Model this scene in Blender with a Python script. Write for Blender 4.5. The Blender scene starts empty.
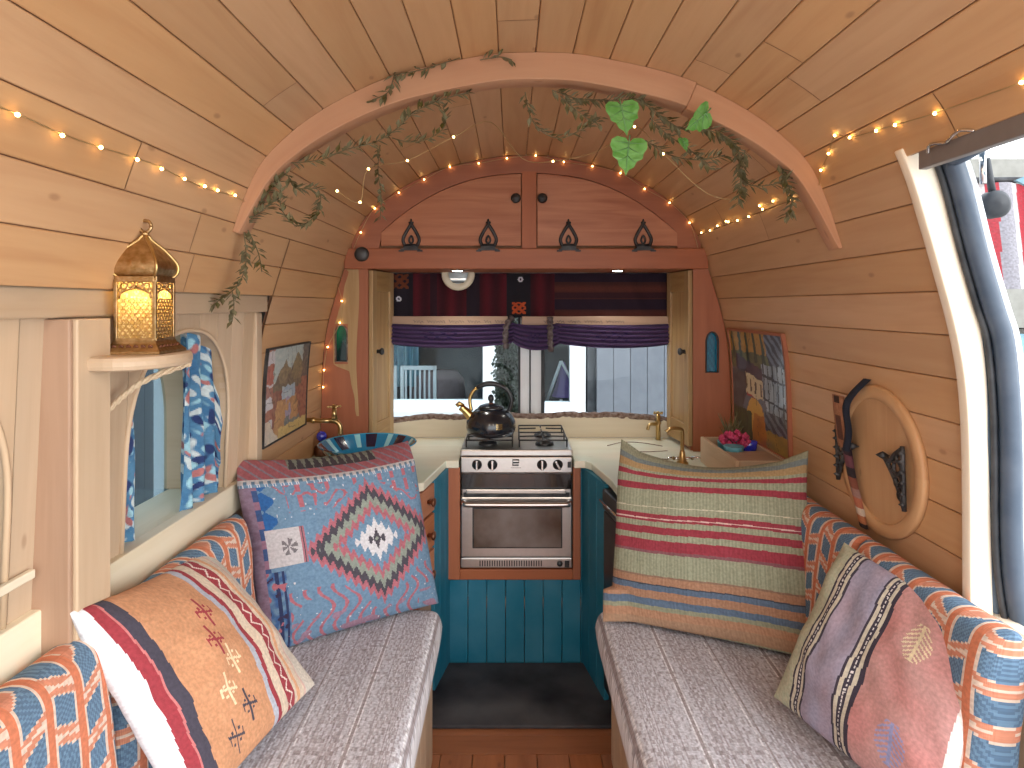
import bpy, math, random
from mathutils import Vector, Matrix, noise
PI = math.pi
random.seed(11)
scn = bpy.context.scene
COL = scn.collection
V = Vector

def srgb(r, g, b):
    def f(c):
        c /= 255.0
        return c / 12.92 if c <= .04045 else ((c + .055) / 1.055) ** 2.4
    return (f(r), f(g), f(b), 1.0)

def mixc(a, b, t):
    return tuple(a[i] * (1 - t) + b[i] * t for i in range(3)) + (1.0,)

# ---------------------------------------------------------------- materials
def newmat(name):
    m = bpy.data.materials.new(name); m.use_nodes = True
    nt = m.node_tree; nt.nodes.clear()
    out = nt.nodes.new('ShaderNodeOutputMaterial')
    b = nt.nodes.new('ShaderNodeBsdfPrincipled')
    nt.links.new(b.outputs[0], out.inputs[0])
    return m, nt, b

def nd(nt, t, **kw):
    n = nt.nodes.new(t)
    for k, v in kw.items(): setattr(n, k, v)
    return n

def ramp(nt, stops):
    n = nt.nodes.new('ShaderNodeValToRGB')
    els = n.color_ramp.elements
    while len(els) < len(stops): els.new(.5)
    for e, (p, c) in zip(els, stops): e.position = p; e.color = c
    return n

def wood(name, light, dark, rough=.5, knots=.35, scale=1.0, var=.25, contrast=1.0, hue2=None):
    """planed timber: grain runs along U, each board shifted by its own 'rnd'"""
    m, nt, b = newmat(name); L = nt.links.new
    uv = nd(nt, 'ShaderNodeUVMap')
    at = nd(nt, 'ShaderNodeAttribute', attribute_name='rnd')
    off = nd(nt, 'ShaderNodeCombineXYZ')
    mu = nd(nt, 'ShaderNodeMath', operation='MULTIPLY'); mu.inputs[1].default_value = 37.3
    L(at.outputs['Fac'], mu.inputs[0]); L(mu.outputs[0], off.inputs[0]); L(mu.outputs[0], off.inputs[2])
    add = nd(nt, 'ShaderNodeVectorMath', operation='ADD')
    L(uv.outputs[0], add.inputs[0]); L(off.outputs[0], add.inputs[1])
    mp = nd(nt, 'ShaderNodeMapping'); mp.inputs['Scale'].default_value = (1.6 * scale, 26 * scale, 1)
    L(add.outputs[0], mp.inputs[0])
    n1 = nd(nt, 'ShaderNodeTexNoise'); n1.inputs['Scale'].default_value = 1.0
    n1.inputs['Detail'].default_value = 5; n1.inputs['Roughness'].default_value = .6; n1.inputs['Distortion'].default_value = 1.2
    L(mp.outputs[0], n1.inputs['Vector'])
    mp2 = nd(nt, 'ShaderNodeMapping'); mp2.inputs['Scale'].default_value = (.9 * scale, 7 * scale, 1)
    L(add.outputs[0], mp2.inputs[0])
    wv = nd(nt, 'ShaderNodeTexNoise'); wv.inputs['Scale'].default_value = 1.4; wv.inputs['Detail'].default_value = 2
    wv.inputs['Distortion'].default_value = 2.0
    L(mp2.outputs[0], wv.inputs['Vector'])
    mx = nd(nt, 'ShaderNodeMath', operation='ADD'); L(n1.outputs[0], mx.inputs[0]); L(wv.outputs[0], mx.inputs[1])
    hf = nd(nt, 'ShaderNodeMath', operation='MULTIPLY'); hf.inputs[1].default_value = .5; L(mx.outputs[0], hf.inputs[0])
    w = .22 / contrast
    rp = ramp(nt, [(.5 - w, dark), (.5, mixc(dark, light, .6)), (.5 + w, light)])
    L(hf.outputs[0], rp.inputs[0])
    # board to board tone
    hsv = nd(nt, 'ShaderNodeHueSaturation')
    mr = nd(nt, 'ShaderNodeMapRange'); mr.inputs['To Min'].default_value = 1 - var * .6; mr.inputs['To Max'].default_value = 1 + var * .6
    L(at.outputs['Fac'], mr.inputs[0]); L(mr.outputs[0], hsv.inputs['Value'])
    fr = nd(nt, 'ShaderNodeMath', operation='MULTIPLY'); fr.inputs[1].default_value = 7.31; L(at.outputs['Fac'], fr.inputs[0])
    fr2 = nd(nt, 'ShaderNodeMath', operation='FRACT'); L(fr.outputs[0], fr2.inputs[0])
    mr2 = nd(nt, 'ShaderNodeMapRange'); mr2.inputs['To Min'].default_value = .94; mr2.inputs['To Max'].default_value = 1.06
    L(fr2.outputs[0], mr2.inputs[0]); L(mr2.outputs[0], hsv.inputs['Saturation'])
    L(rp.outputs[0], hsv.inputs['Color'])
    last = hsv.outputs[0]
    if knots > 0:
        mp3 = nd(nt, 'ShaderNodeMapping'); mp3.inputs['Scale'].default_value = (4.2 * scale, 9 * scale, 1)
        L(add.outputs[0], mp3.inputs[0])
        vo = nd(nt, 'ShaderNodeTexVoronoi', voronoi_dimensions='2D'); vo.inputs['Scale'].default_value = 1
        L(mp3.outputs[0], vo.inputs['Vector'])
        kr = nd(nt, 'ShaderNodeMapRange', interpolation_type='SMOOTHSTEP')
        kr.inputs['From Min'].default_value = .02; kr.inputs['From Max'].default_value = .075
        kr.inputs['To Min'].default_value = 1; kr.inputs['To Max'].default_value = 0
        L(vo.outputs['Distance'], kr.inputs[0])
        sp = nd(nt, 'ShaderNodeSeparateColor'); L(vo.outputs['Color'], sp.inputs[0])
        gt = nd(nt, 'ShaderNodeMath', operation='LESS_THAN'); gt.inputs[1].default_value = knots; L(sp.outputs[0], gt.inputs[0])
        km = nd(nt, 'ShaderNodeMath', operation='MULTIPLY'); L(kr.outputs[0], km.inputs[0]); L(gt.outputs[0], km.inputs[1])
        km2 = nd(nt, 'ShaderNodeMath', operation='MULTIPLY'); km2.inputs[1].default_value = .5; L(km.outputs[0], km2.inputs[0])
        mc = nd(nt, 'ShaderNodeMix', data_type='RGBA'); L(km2.outputs[0], mc.inputs[0]); L(last, mc.inputs[6])
        mc.inputs[7].default_value = mixc(dark, (dark[0]*.35, dark[1]*.25, dark[2]*.2, 1), .7)
        last = mc.outputs[2]
    if hue2:
        n3 = nd(nt, 'ShaderNodeTexNoise'); n3.inputs['Scale'].default_value = 2.2; L(add.outputs[0], n3.inputs['Vector'])
        r3 = nd(nt, 'ShaderNodeMapRange'); r3.inputs['From Min'].default_value = .45; r3.inputs['From Max'].default_value = .62
        L(n3.outputs[0], r3.inputs[0])
        mc = nd(nt, 'ShaderNodeMix', data_type='RGBA'); L(r3.outputs[0], mc.inputs[0]); L(last, mc.inputs[6]); mc.inputs[7].default_value = hue2
        last = mc.outputs[2]
    L(last, b.inputs['Base Color'])
    b.inputs['Roughness'].default_value = rough
    bp = nd(nt, 'ShaderNodeBump'); bp.inputs['Strength'].default_value = .12; bp.inputs['Distance'].default_value = .002
    L(n1.outputs[0], bp.inputs['Height']); L(bp.outputs[0], b.inputs['Normal'])
    return m

def plain(name, c, rough=.5, metal=0, noise_amt=.12, nscale=18, bump=0, emis=None, es=0, coat=0):
    m, nt, b = newmat(name); L = nt.links.new
    tc = nd(nt, 'ShaderNodeTexCoord')
    n = nd(nt, 'ShaderNodeTexNoise'); n.inputs['Scale'].default_value = nscale; n.inputs['Detail'].default_value = 4
    L(tc.outputs['Object'], n.inputs['Vector'])
    rp = ramp(nt, [(.3, mixc(c, (0, 0, 0, 1), noise_amt)), (.7, mixc(c, (1, 1, 1, 1), noise_amt * .35))])
    L(n.outputs[0], rp.inputs[0]); L(rp.outputs[0], b.inputs['Base Color'])
    b.inputs['Roughness'].default_value = rough; b.inputs['Metallic'].default_value = metal
    b.inputs['Coat Weight'].default_value = coat
    if bump:
        bp = nd(nt, 'ShaderNodeBump'); bp.inputs['Strength'].default_value = bump; bp.inputs['Distance'].default_value = .003
        L(n.outputs[0], bp.inputs['Height']); L(bp.outputs[0], b.inputs['Normal'])
    if emis:
        b.inputs['Emission Color'].default_value = emis; b.inputs['Emission Strength'].default_value = es
    return m

def painted(name, rough=.85, weave=0, nz=.18, metal=0, coat=0, sheen=0):
    """colour laid out in mesh colours (patterns, pictures), with a woven bump"""
    m, nt, b = newmat(name); L = nt.links.new
    a = nd(nt, 'ShaderNodeAttribute', attribute_name='Col')
    uv = nd(nt, 'ShaderNodeUVMap')
    n = nd(nt, 'ShaderNodeTexNoise'); n.inputs['Scale'].default_value = 140; n.inputs['Detail'].default_value = 3
    L(uv.outputs[0], n.inputs['Vector'])
    mr = nd(nt, 'ShaderNodeMapRange'); mr.inputs['From Min'].default_value = .3; mr.inputs['From Max'].default_value = .7
    mr.inputs['To Min'].default_value = 1 - nz; mr.inputs['To Max'].default_value = 1 + nz
    L(n.outputs[0], mr.inputs[0])
    mul = nd(nt, 'ShaderNodeVectorMath', operation='SCALE'); L(a.outputs['Color'], mul.inputs[0]); L(mr.outputs[0], mul.inputs[3])
    L(mul.outputs[0], b.inputs['Base Color'])
    b.inputs['Roughness'].default_value = rough; b.inputs['Metallic'].default_value = metal; b.inputs['Coat Weight'].default_value = coat
    if weave:
        w1 = nd(nt, 'ShaderNodeTexWave', bands_direction='X'); w1.inputs['Scale'].default_value = weave
        w2 = nd(nt, 'ShaderNodeTexWave', bands_direction='Y'); w2.inputs['Scale'].default_value = weave * .8
        w1.inputs['Distortion'].default_value = 1; w2.inputs['Distortion'].default_value = 1
        L(uv.outputs[0], w1.inputs[0]); L(uv.outputs[0], w2.inputs[0])
        s = nd(nt, 'ShaderNodeMath', operation='ADD'); L(w1.outputs['Fac'], s.inputs[0]); L(w2.outputs['Fac'], s.inputs[1])
        s2 = nd(nt, 'ShaderNodeMath', operation='ADD'); L(s.outputs[0], s2.inputs[0]); L(n.outputs[0], s2.inputs[1])
        bp = nd(nt, 'ShaderNodeBump'); bp.inputs['Strength'].default_value = .5; bp.inputs['Distance'].default_value = .0015
        L(s2.outputs[0], bp.inputs['Height']); L(bp.outputs[0], b.inputs['Normal'])
    return m

def glassy(name, tint=(1, 1, 1, 1), gl=.12):
    m = bpy.data.materials.new(name); m.use_nodes = True; nt = m.node_tree; nt.nodes.clear(); L = nt.links.new
    out = nd(nt, 'ShaderNodeOutputMaterial'); t = nd(nt, 'ShaderNodeBsdfTransparent'); g = nd(nt, 'ShaderNodeBsdfGlossy')
    t.inputs[0].default_value = tint; g.inputs['Roughness'].default_value = .03
    mx = nd(nt, 'ShaderNodeMixShader'); lw = nd(nt, 'ShaderNodeLayerWeight'); lw.inputs[0].default_value = .25
    mr = nd(nt, 'ShaderNodeMapRange'); mr.inputs['To Min'].default_value = .01; mr.inputs['To Max'].default_value = gl
    L(lw.outputs['Fresnel'], mr.inputs[0]); L(mr.outputs[0], mx.inputs[0]); L(t.outputs[0], mx.inputs[1]); L(g.outputs[0], mx.inputs[2])
    L(mx.outputs[0], out.inputs[0]); return m

M = {}
M['pine'] = wood('pine_cladding', srgb(208, 168, 126), srgb(184, 138, 98), knots=.16, var=.11, contrast=.75)
M['gap'] = plain('dark_gap', srgb(148, 104, 72), .9)
M['rib'] = wood('douglas_fir', srgb(196, 148, 112), srgb(176, 122, 88), knots=.1, var=.12, contrast=.6)
M['red'] = wood('red_cedar', srgb(176, 106, 72), srgb(146, 82, 52), knots=.12, var=.2, contrast=.8)
M['door'] = wood('cabinet_door_cedar', srgb(196, 130, 92), srgb(162, 92, 58), knots=.25, scale=.8, var=.1, contrast=1.5)
M['oak'] = wood('pale_oak', srgb(206, 182, 154), srgb(184, 156, 126), knots=.06, var=.25, contrast=.7)
M['oakd'] = wood('brown_oak', srgb(180, 148, 124), srgb(154, 122, 98), knots=.1, var=.1)
M['olddoor'] = wood('old_shutter', srgb(190, 158, 112), srgb(146, 108, 68), knots=.15, var=.2, contrast=1.0)
M['sill'] = wood('sill_ash', srgb(232, 222, 200), srgb(212, 198, 168), knots=.05, var=.12, contrast=.7)
M['top'] = wood('worktop_sycamore', srgb(244, 240, 222), srgb(226, 216, 188), rough=.25, knots=.06, var=.1, contrast=.8, hue2=srgb(220, 228, 208))
M['floor'] = wood('floor_boards', srgb(176, 112, 72), srgb(140, 82, 48), rough=.4, knots=.06, var=.25)
M['post'] = wood('pale_post', srgb(250, 240, 224), srgb(238, 224, 200), knots=.03, var=.05, contrast=.6)
M['teal'] = plain('teal_paint', srgb(0, 116, 144), .6, noise_amt=.1, nscale=9)
M['steel'] = plain('brushed_steel', srgb(205, 200, 196), .28, metal=1, noise_amt=.06, nscale=60)
M['chrome'] = plain('chrome', srgb(225, 225, 225), .12, metal=1, noise_amt=.02)
M['dkglass'] = plain('oven_glass', srgb(26, 26, 28), .06, noise_amt=.02, coat=1)
M['ovenin'] = plain('oven_window', srgb(96, 76, 64), .08, noise_amt=.35, nscale=6, coat=1)
M['black'] = plain('black_enamel', srgb(24, 25, 30), .3, noise_amt=.1)
M['iron'] = plain('black_iron', srgb(46, 44, 46), .5, metal=.6, noise_amt=.2)
M['mat'] = plain('dark_rubber_mat', srgb(38, 34, 42), .7, noise_amt=.2, nscale=5, bump=.3)
M['brass'] = plain('brass', srgb(196, 164, 106), .3, metal=1, noise_amt=.15, nscale=40)
M['oldbrass'] = plain('antique_brass', srgb(190, 154, 98), .36, metal=1, noise_amt=.3, nscale=90, bump=.6)
M['gold'] = plain('gold_metal', srgb(212, 178, 110), .2, metal=1)
M['kettle'] = plain('kettle_black', srgb(16, 22, 32), .22, noise_amt=.05, coat=.6)
M['white'] = plain('white_paint', srgb(245, 246, 248), .5, noise_amt=.03)
M['vanwhite'] = plain('van_white', srgb(240, 242, 246), .3, noise_amt=.02)
M['vangrey'] = plain('van_grey', srgb(112, 136, 160), .4, noise_amt=.08)
M['rubber'] = plain('rubber_seal', srgb(62, 78, 98), .45, noise_amt=.08)
M['dkrubber'] = plain('dark_rubber', srgb(30, 34, 42), .6)
M['rail'] = plain('grey_rail', srgb(120, 112, 110), .5, noise_amt=.08)
M['wire'] = plain('copper_wire', srgb(190, 160, 110), .4, metal=.5)
M['fairy'] = plain('fairy_bulb', srgb(255, 220, 150), .3, emis=srgb(255, 205, 120), es=14)
M['led'] = plain('led_lens', srgb(255, 255, 245), .3, emis=srgb(235, 255, 240), es=6)
M['lampglow'] = plain('lantern_bulb', srgb(255, 240, 200), .3, emis=srgb(255, 238, 196), es=40)
M['leaf'] = plain('vine_leaf', srgb(98, 88, 18), .95, noise_amt=.35, nscale=30)
M['bleaf'] = plain('broad_leaf', srgb(96, 168, 66), .5, noise_amt=.25, nscale=50, bump=.8)
M['stem'] = plain('vine_stem', srgb(98, 88, 52), .7)
M['gclad'] = plain('grey_cladding', srgb(112, 114, 122), .8, noise_amt=.06)
M['beige'] = plain('render_wall', srgb(128, 126, 120), .9, noise_amt=.1)
M['glass'] = glassy('window_glass', (.92, .96, .97, 1), .10)
M['glassd'] = glassy('side_window_glass', (.62, .72, .76, 1), .3)
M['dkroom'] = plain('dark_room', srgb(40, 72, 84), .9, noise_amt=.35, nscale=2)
M['ice'] = plain('pale_blue_cloth', srgb(150, 190, 205), .9)
M['purple'] = plain('purple_cloth', srgb(120, 92, 168), .9, noise_amt=.2)
M['bush'] = plain('bush_leaves', srgb(96, 160, 84), .7, noise_amt=.4, nscale=8)
M['ivy'] = plain('ivy_leaves', srgb(34, 60, 24), .7, noise_amt=.4, nscale=20)
M['deck'] = plain('blue_grey_boards', srgb(120, 160, 178), .8, noise_amt=.12)
M['ground'] = plain('gravel', srgb(205, 200, 190), .95, noise_amt=.2, nscale=6)
M['rope'] = plain('macrame_cord', srgb(214, 190, 158), .9, bump=.6, nscale=200)
M['bark'] = plain('bark_edge', srgb(120, 84, 62), .95, noise_amt=.5, nscale=60, bump=1)
M['pinkyarn'] = plain('pink_blossom', srgb(214, 30, 104), .9, noise_amt=.3, nscale=120, bump=.8)
M['bluegls'] = plain('cobalt_glass', srgb(22, 40, 190), .1, coat=1)
M['white_pot'] = plain('pale_pot', srgb(200, 214, 222), .4)
M['potblue'] = plain('teal_pot', srgb(90, 160, 176), .4)
M['fab'] = painted('woven_fabric', .9, weave=220, nz=.16)
M['seatfab'] = painted('seat_fabric', .92, weave=160, nz=.3)
M['paint'] = painted('painted_panel', .45, nz=.08, coat=.3)
M['ceramic'] = painted('glazed_ceramic', .15, nz=.03, coat=.8)
M['cloth'] = painted('printed_cloth', .9, weave=300, nz=.12)
M['whitefab'] = plain('white_backing', srgb(226, 230, 236), .9, noise_amt=.08)
M['table'] = plain('pinkish_stone', srgb(176, 150, 150), .8)
M['fridge'] = plain('fridge_black', srgb(34, 38, 42), .35, noise_amt=.05)
M['tie'] = plain('dark_tie_cloth', srgb(66, 40, 44), .9, noise_amt=.4, nscale=60)
M['copper'] = plain('copper_dark', srgb(130, 84, 60), .4, metal=.8)

# ---------------------------------------------------------------- mesh builder
class MB:
    def __init__(s):
        s.v = []; s.f = []; s.uv = []; s.r = []; s.c = []; s.sm = []; s.mi = []
    def add(s, vs): 
        n = len(s.v); s.v.extend([tuple(p) for p in vs]); return n
    def face(s, idx, uv=None, r=0., c=None, sm=False, mi=0, g=0):
        if uv is None:
            ps = [V(s.v[i]) for i in idx]
            n = V((0, 0, 0))
            for i in range(len(ps)):
                n += ps[i].cross(ps[(i + 1) % len(ps)])
            a = [abs(n.x), abs(n.y), abs(n.z)]; k = a.index(max(a))
            ax = [i for i in range(3) if i != k]
            if k != g: ax = [g] + [i for i in ax if i != g]
            uv = [(p[ax[0]], p[ax[1]]) for p in ps]
        s.f.append(tuple(idx)); s.uv.append(uv); s.r.append(r); s.c.append(c); s.sm.append(sm); s.mi.append(mi)
    def box(s, x0, x1, y0, y1, z0, z1, r=None, g=None, m=None, mi=0):
        if r is None: r = random.random()
        d = [abs(x1 - x0), abs(y1 - y0), abs(z1 - z0)]
        if g is None: g = d.index(max(d))
        P = [V((x, y, z)) for z in (z0, z1) for y in (y0, y1) for x in (x0, x1)]
        b = len(s.v)
        loc = [tuple(p) for p in P]
        s.add(P)
        st = len(s.f)
        for q in ((0, 2, 3, 1), (4, 5, 7, 6), (0, 1, 5, 4), (2, 6, 7, 3), (0, 4, 6, 2), (1, 3, 7, 5)):
            s.face([b + i for i in q], None, r, g=g, mi=mi)
        if m is not None:
            for i in range(b, b + 8): s.v[i] = tuple(m @ V(s.v[i]))
        return s
    def prism(s, pts, ax, t0, t1, r=None, g=0, sm=False, mi=0):
        """pts: 2D outline in the plane normal to axis ax (0:yz 1:xz 2:xy)"""
        if r is None: r = random.random()
        def mk(p, t):
            return {0: (t, p[0], p[1]), 1: (p[0], t, p[1]), 2: (p[0], p[1], t)}[ax]
        n = len(pts); b = s.add([mk(p, t0) for p in pts] + [mk(p, t1) for p in pts])
        s.face([b + i for i in range(n)][::-1], None, r, g=g, mi=mi)
        s.face([b + n + i for i in range(n)], None, r, g=g, mi=mi)
        for i in range(n):
            j = (i + 1) % n
            s.face([b + i, b + j, b + n + j, b + n + i], None, r, g=g, sm=sm, mi=mi)
        return s
    def tube(s, pts, rad, n=8, r=None, closed=False, mi=0, cap=True, c=None):
        if r is None: r = random.random()
        pts = [V(p) for p in pts]; m = len(pts)
        rr = rad if isinstance(rad, (list, tuple)) else [rad] * m
        up = V((0, 0, 1)); b = len(s.v); prev = None; L = 0
        ln = []
        for i, p in enumerate(pts):
            if closed: t = pts[(i + 1) % m] - pts[(i - 1) % m]
            else: t = pts[min(i + 1, m - 1)] - pts[max(i - 1, 0)]
            t = t.normalized() if t.length > 0 else V((0, 0, 1))
            if prev is None:
                a = up if abs(t.dot(up)) < .95 else V((1, 0, 0))
                prev = (a - t * a.dot(t)).normalized()
            else:
                prev = prev - t * prev.dot(t)
                prev = prev.normalized() if prev.length > 1e-6 else V((1, 0, 0))
            bn = t.cross(prev)
            if i: L += (p - pts[i - 1]).length
            ln.append(L)
            for k in range(n):
                a = 2 * PI * k / n
                s.v.append(tuple(p + (prev * math.cos(a) + bn * math.sin(a)) * rr[i]))
        R = range(m) if closed else range(m - 1)
        for i in R:
            j = (i + 1) % m
            for k in range(n):
                l = (k + 1) % n
                s.face([b + i * n + k, b + i * n + l, b + j * n + l, b + j * n + k],
                       [(ln[i], k * .01), (ln[i], k * .01 + .01), (ln[j], k * .01 + .01), (ln[j], k * .01)], r, sm=True, mi=mi, c=c)
        if cap and not closed:
            s.face([b + k for k in range(n)][::-1], None, r, mi=mi, c=c); s.face([b + (m - 1) * n + k for k in range(n)], None, r, mi=mi, c=c)
        return s
    def lathe(s, prof, o=(0, 0, 0), n=24, m=None, r=None, sm=True, mi=0, cf=None):
        """prof: (radius, height) points about the local z axis"""
        if r is None: r = random.random()
        T = Matrix.Translation(V(o)) if m is None else m
        b = len(s.v)
        for (q, h) in prof:
            for k in range(n):
                a = 2 * PI * k / n
                s.v.append(tuple(T @ V((q * math.cos(a), q * math.sin(a), h))))
        for i in range(len(prof) - 1):
            for k in range(n):
                l = (k + 1) % n
                c = None
                if cf: c = [cf(i, k)] * 4
                s.face([b + i * n + k, b + i * n + l, b + (i + 1) * n + l, b + (i + 1) * n + k],
                       [(k * .02, i * .02), (k * .02 + .02, i * .02), (k * .02 + .02, i * .02 + .02), (k * .02, i * .02 + .02)], r, sm=sm, mi=mi, c=c)
        if prof[0][0] > 1e-6: s.face([b + k for k in range(n)][::-1], None, r, mi=mi, c=[cf(0, 0)] * n if cf else None)
        if prof[-1][0] > 1e-6: s.face([b + (len(prof) - 1) * n + k for k in range(n)], None, r, mi=mi, c=[cf(len(prof) - 1, 0)] * n if cf else None)
        return s
    def grid(s, fn, nu, nv, cf=None, r=None, sm=True, usz=1., vsz=1., mi=0, flip=False, us=None, vs=None):
        if r is None: r = random.random()
        us = us or [i / nu for i in range(nu + 1)]; vs = vs or [j / nv for j in range(nv + 1)]
        b = len(s.v)
        for v in vs:
            for u in us: s.v.append(tuple(fn(u, v)))
        cc = None
        W = nu + 1
        for j in range(nv):
            for i in range(nu):
                q = [b + j * W + i, b + j * W + i + 1, b + (j + 1) * W + i + 1, b + (j + 1) * W + i]
                uv = [(us[i] * usz, vs[j] * vsz), (us[i + 1] * usz, vs[j] * vsz), (us[i + 1] * usz, vs[j + 1] * vsz), (us[i] * usz, vs[j + 1] * vsz)]
                c = None
                if cf:
                    k = cf((us[i] + us[i + 1]) / 2, (vs[j] + vs[j + 1]) / 2); c = [k] * 4
                if flip: q = q[::-1]; uv = uv[::-1]
                s.face(q, uv, r, c=c, sm=sm, mi=mi)
        return s
    def build(s, name, mats, parent=None, bevel=0, loc=None):
        me = bpy.data.meshes.new(name)
        o0 = V(loc) if loc is not None else V((0, 0, 0))
        me.from_pydata([tuple(V(p) - o0) for p in s.v], [], s.f)
        ul = me.uv_layers.new(name='UVMap')
        flat = [x for uv in s.uv for p in uv for x in p]
        ul.data.foreach_set('uv', flat)
        at = me.attributes.new('rnd', 'FLOAT', 'FACE'); at.data.foreach_set('value', s.r)
        if any(c is not None for c in s.c):
            ca = me.color_attributes.new('Col', 'FLOAT_COLOR', 'CORNER')
            fl = []
            for f, c in zip(s.f, s.c):
                if c is None: c = [(.5, .5, .5, 1)] * len(f)
                for q in c: fl.extend(q[:4] if len(q) > 3 else tuple(q) + (1.,))
            ca.data.foreach_set('color', fl)
        me.polygons.foreach_set('use_smooth', s.sm)
        me.polygons.foreach_set('material_index', s.mi)
        if not isinstance(mats, (list, tuple)): mats = [mats]
        for m in mats: me.materials.append(m)
        me.update()
        o = bpy.data.objects.new(name, me); COL.objects.link(o)
        o.location = o0
        if parent is not None:
            o.parent = parent
            o.location = o0 - WL[parent.name]
            WL[o.name] = V(o0)
        else: WL[o.name] = V(o0)
        if bevel:
            bm = o.modifiers.new('bevel', 'BEVEL'); bm.width = bevel; bm.segments = 2; bm.limit_method = 'ANGLE'; bm.angle_limit = .7
        return o
WL = {}
def tag(o, label, cat, group=None):
    o['label'] = label; o['category'] = cat
    if group: o['group'] = group
    return o
def thing(name, loc, label, cat, group=None):
    o = bpy.data.objects.new(name, None); COL.objects.link(o); o.location = loc
    o.empty_display_size = .05
    WL[o.name] = V(loc)
    return tag(o, label, cat, group)
def struct(o): o['kind'] = 'structure'; return o
def frame(p, xdir, zdir):
    x = V(xdir).normalized(); z = V(zdir); z = (z - x * z.dot(x)).normalized(); y = z.cross(x)
    return Matrix(((x.x, y.x, z.x, p[0]), (x.y, y.y, z.y, p[1]), (x.z, y.z, z.z, p[2]), (0, 0, 0, 1)))
def bez(pts, n=8):
    """smooth curve through pts"""
    pts = [V(p) for p in pts]; out = []
    for i in range(len(pts) - 1):
        p0 = pts[max(i - 1, 0)]; p1 = pts[i]; p2 = pts[i + 1]; p3 = pts[min(i + 2, len(pts) - 1)]
        for k in range(n):
            t = k / n
            out.append(.5 * ((2 * p1) + (p2 - p0) * t + (2 * p0 - 5 * p1 + 4 * p2 - p3) * t * t + (3 * p1 - p0 - 3 * p2 + p3) * t ** 3))
    out.append(pts[-1]); return out
def lerp(a, b, t): return a + (b - a) * t
SKY = 2.2; SUN = 1.7; FILL = 3.0; EXPO = 0.72
# ================================================================ VAN SHELL
# distances in metres; the van's long axis runs along +y at x = AX; the eye is 1.45 m above the floor
AX = .06
PROF = [(0, .637), (.10, .633), (.2, .616), (.3, .594), (.38, .570), (.47, .530), (.55, .484), (.62, .432), (.69, .36), (.735, .27), (.772, .16),
        (.803, .06), (.832, -.04), (.853, -.14), (.864, -.25), (.870, -.4), (.875, -.6), (.885, -.9), (.89, -1.45)]
_c = bez([(w, 0, z) for w, z in PROF], 8)
_S = [0]
for i in range(1, len(_c)): _S.append(_S[-1] + (_c[i] - _c[i - 1]).length)
def prof(s, off=0):
    """point on the lining at arc length s from the crown, moved off metres inward"""
    s = max(0, min(s, _S[-1] - 1e-6)); lo, hi = 0, len(_S) - 1
    while hi - lo > 1:
        m = (lo + hi) // 2
        if _S[m] <= s: lo = m
        else: hi = m
    t = (s - _S[lo]) / (_S[hi] - _S[lo]); p = _c[lo].lerp(_c[hi], t); d = (_c[hi] - _c[lo]).normalized()
    return p.x + off * d.z, p.z - off * d.x
def s_at_z(z):
    a, b = 0, _S[-1]
    for _ in range(40):
        m = (a + b) / 2
        if prof(m)[1] > z: a = m
        else: b = m
    return a
def wallx(z, side): return AX + side * prof(s_at_z(z))[0]
PW = .0935
def planks(mb, side, i0, i1, y0f, y1f, smax=99):
    for i in range(i0, i1):
        s0 = i * PW + .0010; s1 = min((i + 1) * PW - .0010, smax)
        if s1 < s0 + .012: continue
        y0 = y0f(i); y1 = y1f(i); rnd = random.Random(i * 7 + (side > 0) * 101 + 3)
        cuts = [y0]; y = y0 + rnd.uniform(.5, 1.6)
        while y < y1 - .35:
            cuts.append(y); y += rnd.uniform(1.1, 2.0)
        cuts.append(y1)
        for a, b in zip(cuts, cuts[1:]):
            a += .0012; b -= .0012; r = rnd.random(); K = 4
            ss = [s0, s0 + .002] + [s0 + .002 + (s1 - s0 - .004) * k / K for k in range(1, K)] + [s1 - .002, s1]
            dd = [-.002] + [0] * (K + 1) + [-.002]
            base = len(mb.v)
            rows = []
            for t, d in zip([s0] + ss + [s1], [-.009] + dd + [-.009]):
                w, z = prof(t, d); rows.append((AX + side * w, z, t))
            for yy in (a, b):
                for (x, z, t) in rows: mb.v.append((x, yy, z))
            n = len(rows)
            for k in range(n - 1):
                q = [base + k, base + k + 1, base + n + k + 1, base + n + k]
                uv = [(a, rows[k][2]), (a, rows[k + 1][2]), (b, rows[k + 1][2]), (b, rows[k][2])]
                if side < 0: q = q[::-1]; uv = uv[::-1]
                mb.face(q, uv, r, sm=False)
        # backing behind the seam
        base = len(mb.v)
        for yy in (y0, y1):
            for t in (i * PW, (i + .5) * PW, (i + 1) * PW):
                w, z = prof(t, -.008); mb.v.append((AX + side * w, yy, z))
        for k in range(2):
            q = [base + k, base + k + 1, base + 3 + k + 1, base + 3 + k]
            if side < 0: q = q[::-1]
            mb.face(q, None, 0, mi=1)

YB = 2.78; YF = -.9
NI = 10
ZB = [prof(i * PW)[1] for i in range(26)]
hdr = next(i for i in range(26) if ZB[i] < .30)      # first board under the door header
NW = next(i for i in range(26) if ZB[i] < -.62)
mb = MB()
planks(mb, -1, 0, NI, lambda i: YF, lambda i: YB)
planks(mb, 1, 0, hdr, lambda i: YF, lambda i: YB)
struct(mb.build('ceiling', [M['pine'], M['gap']]))
mb = MB(); planks(mb, 1, hdr, NW, lambda i: 1.315, lambda i: YB)
struct(mb.build('wall_right', [M['pine'], M['gap']]))
mb = MB()
k0 = next(i for i in range(26) if ZB[i] < -.02)
planks(mb, -1, NI, k0, lambda i: YF, lambda i: 2.04, s_at_z(.02))
planks(mb, -1, NI, NW, lambda i: 2.045, lambda i: YB)
struct(mb.build('wall_left', [M['pine'], M['gap']]))
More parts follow.
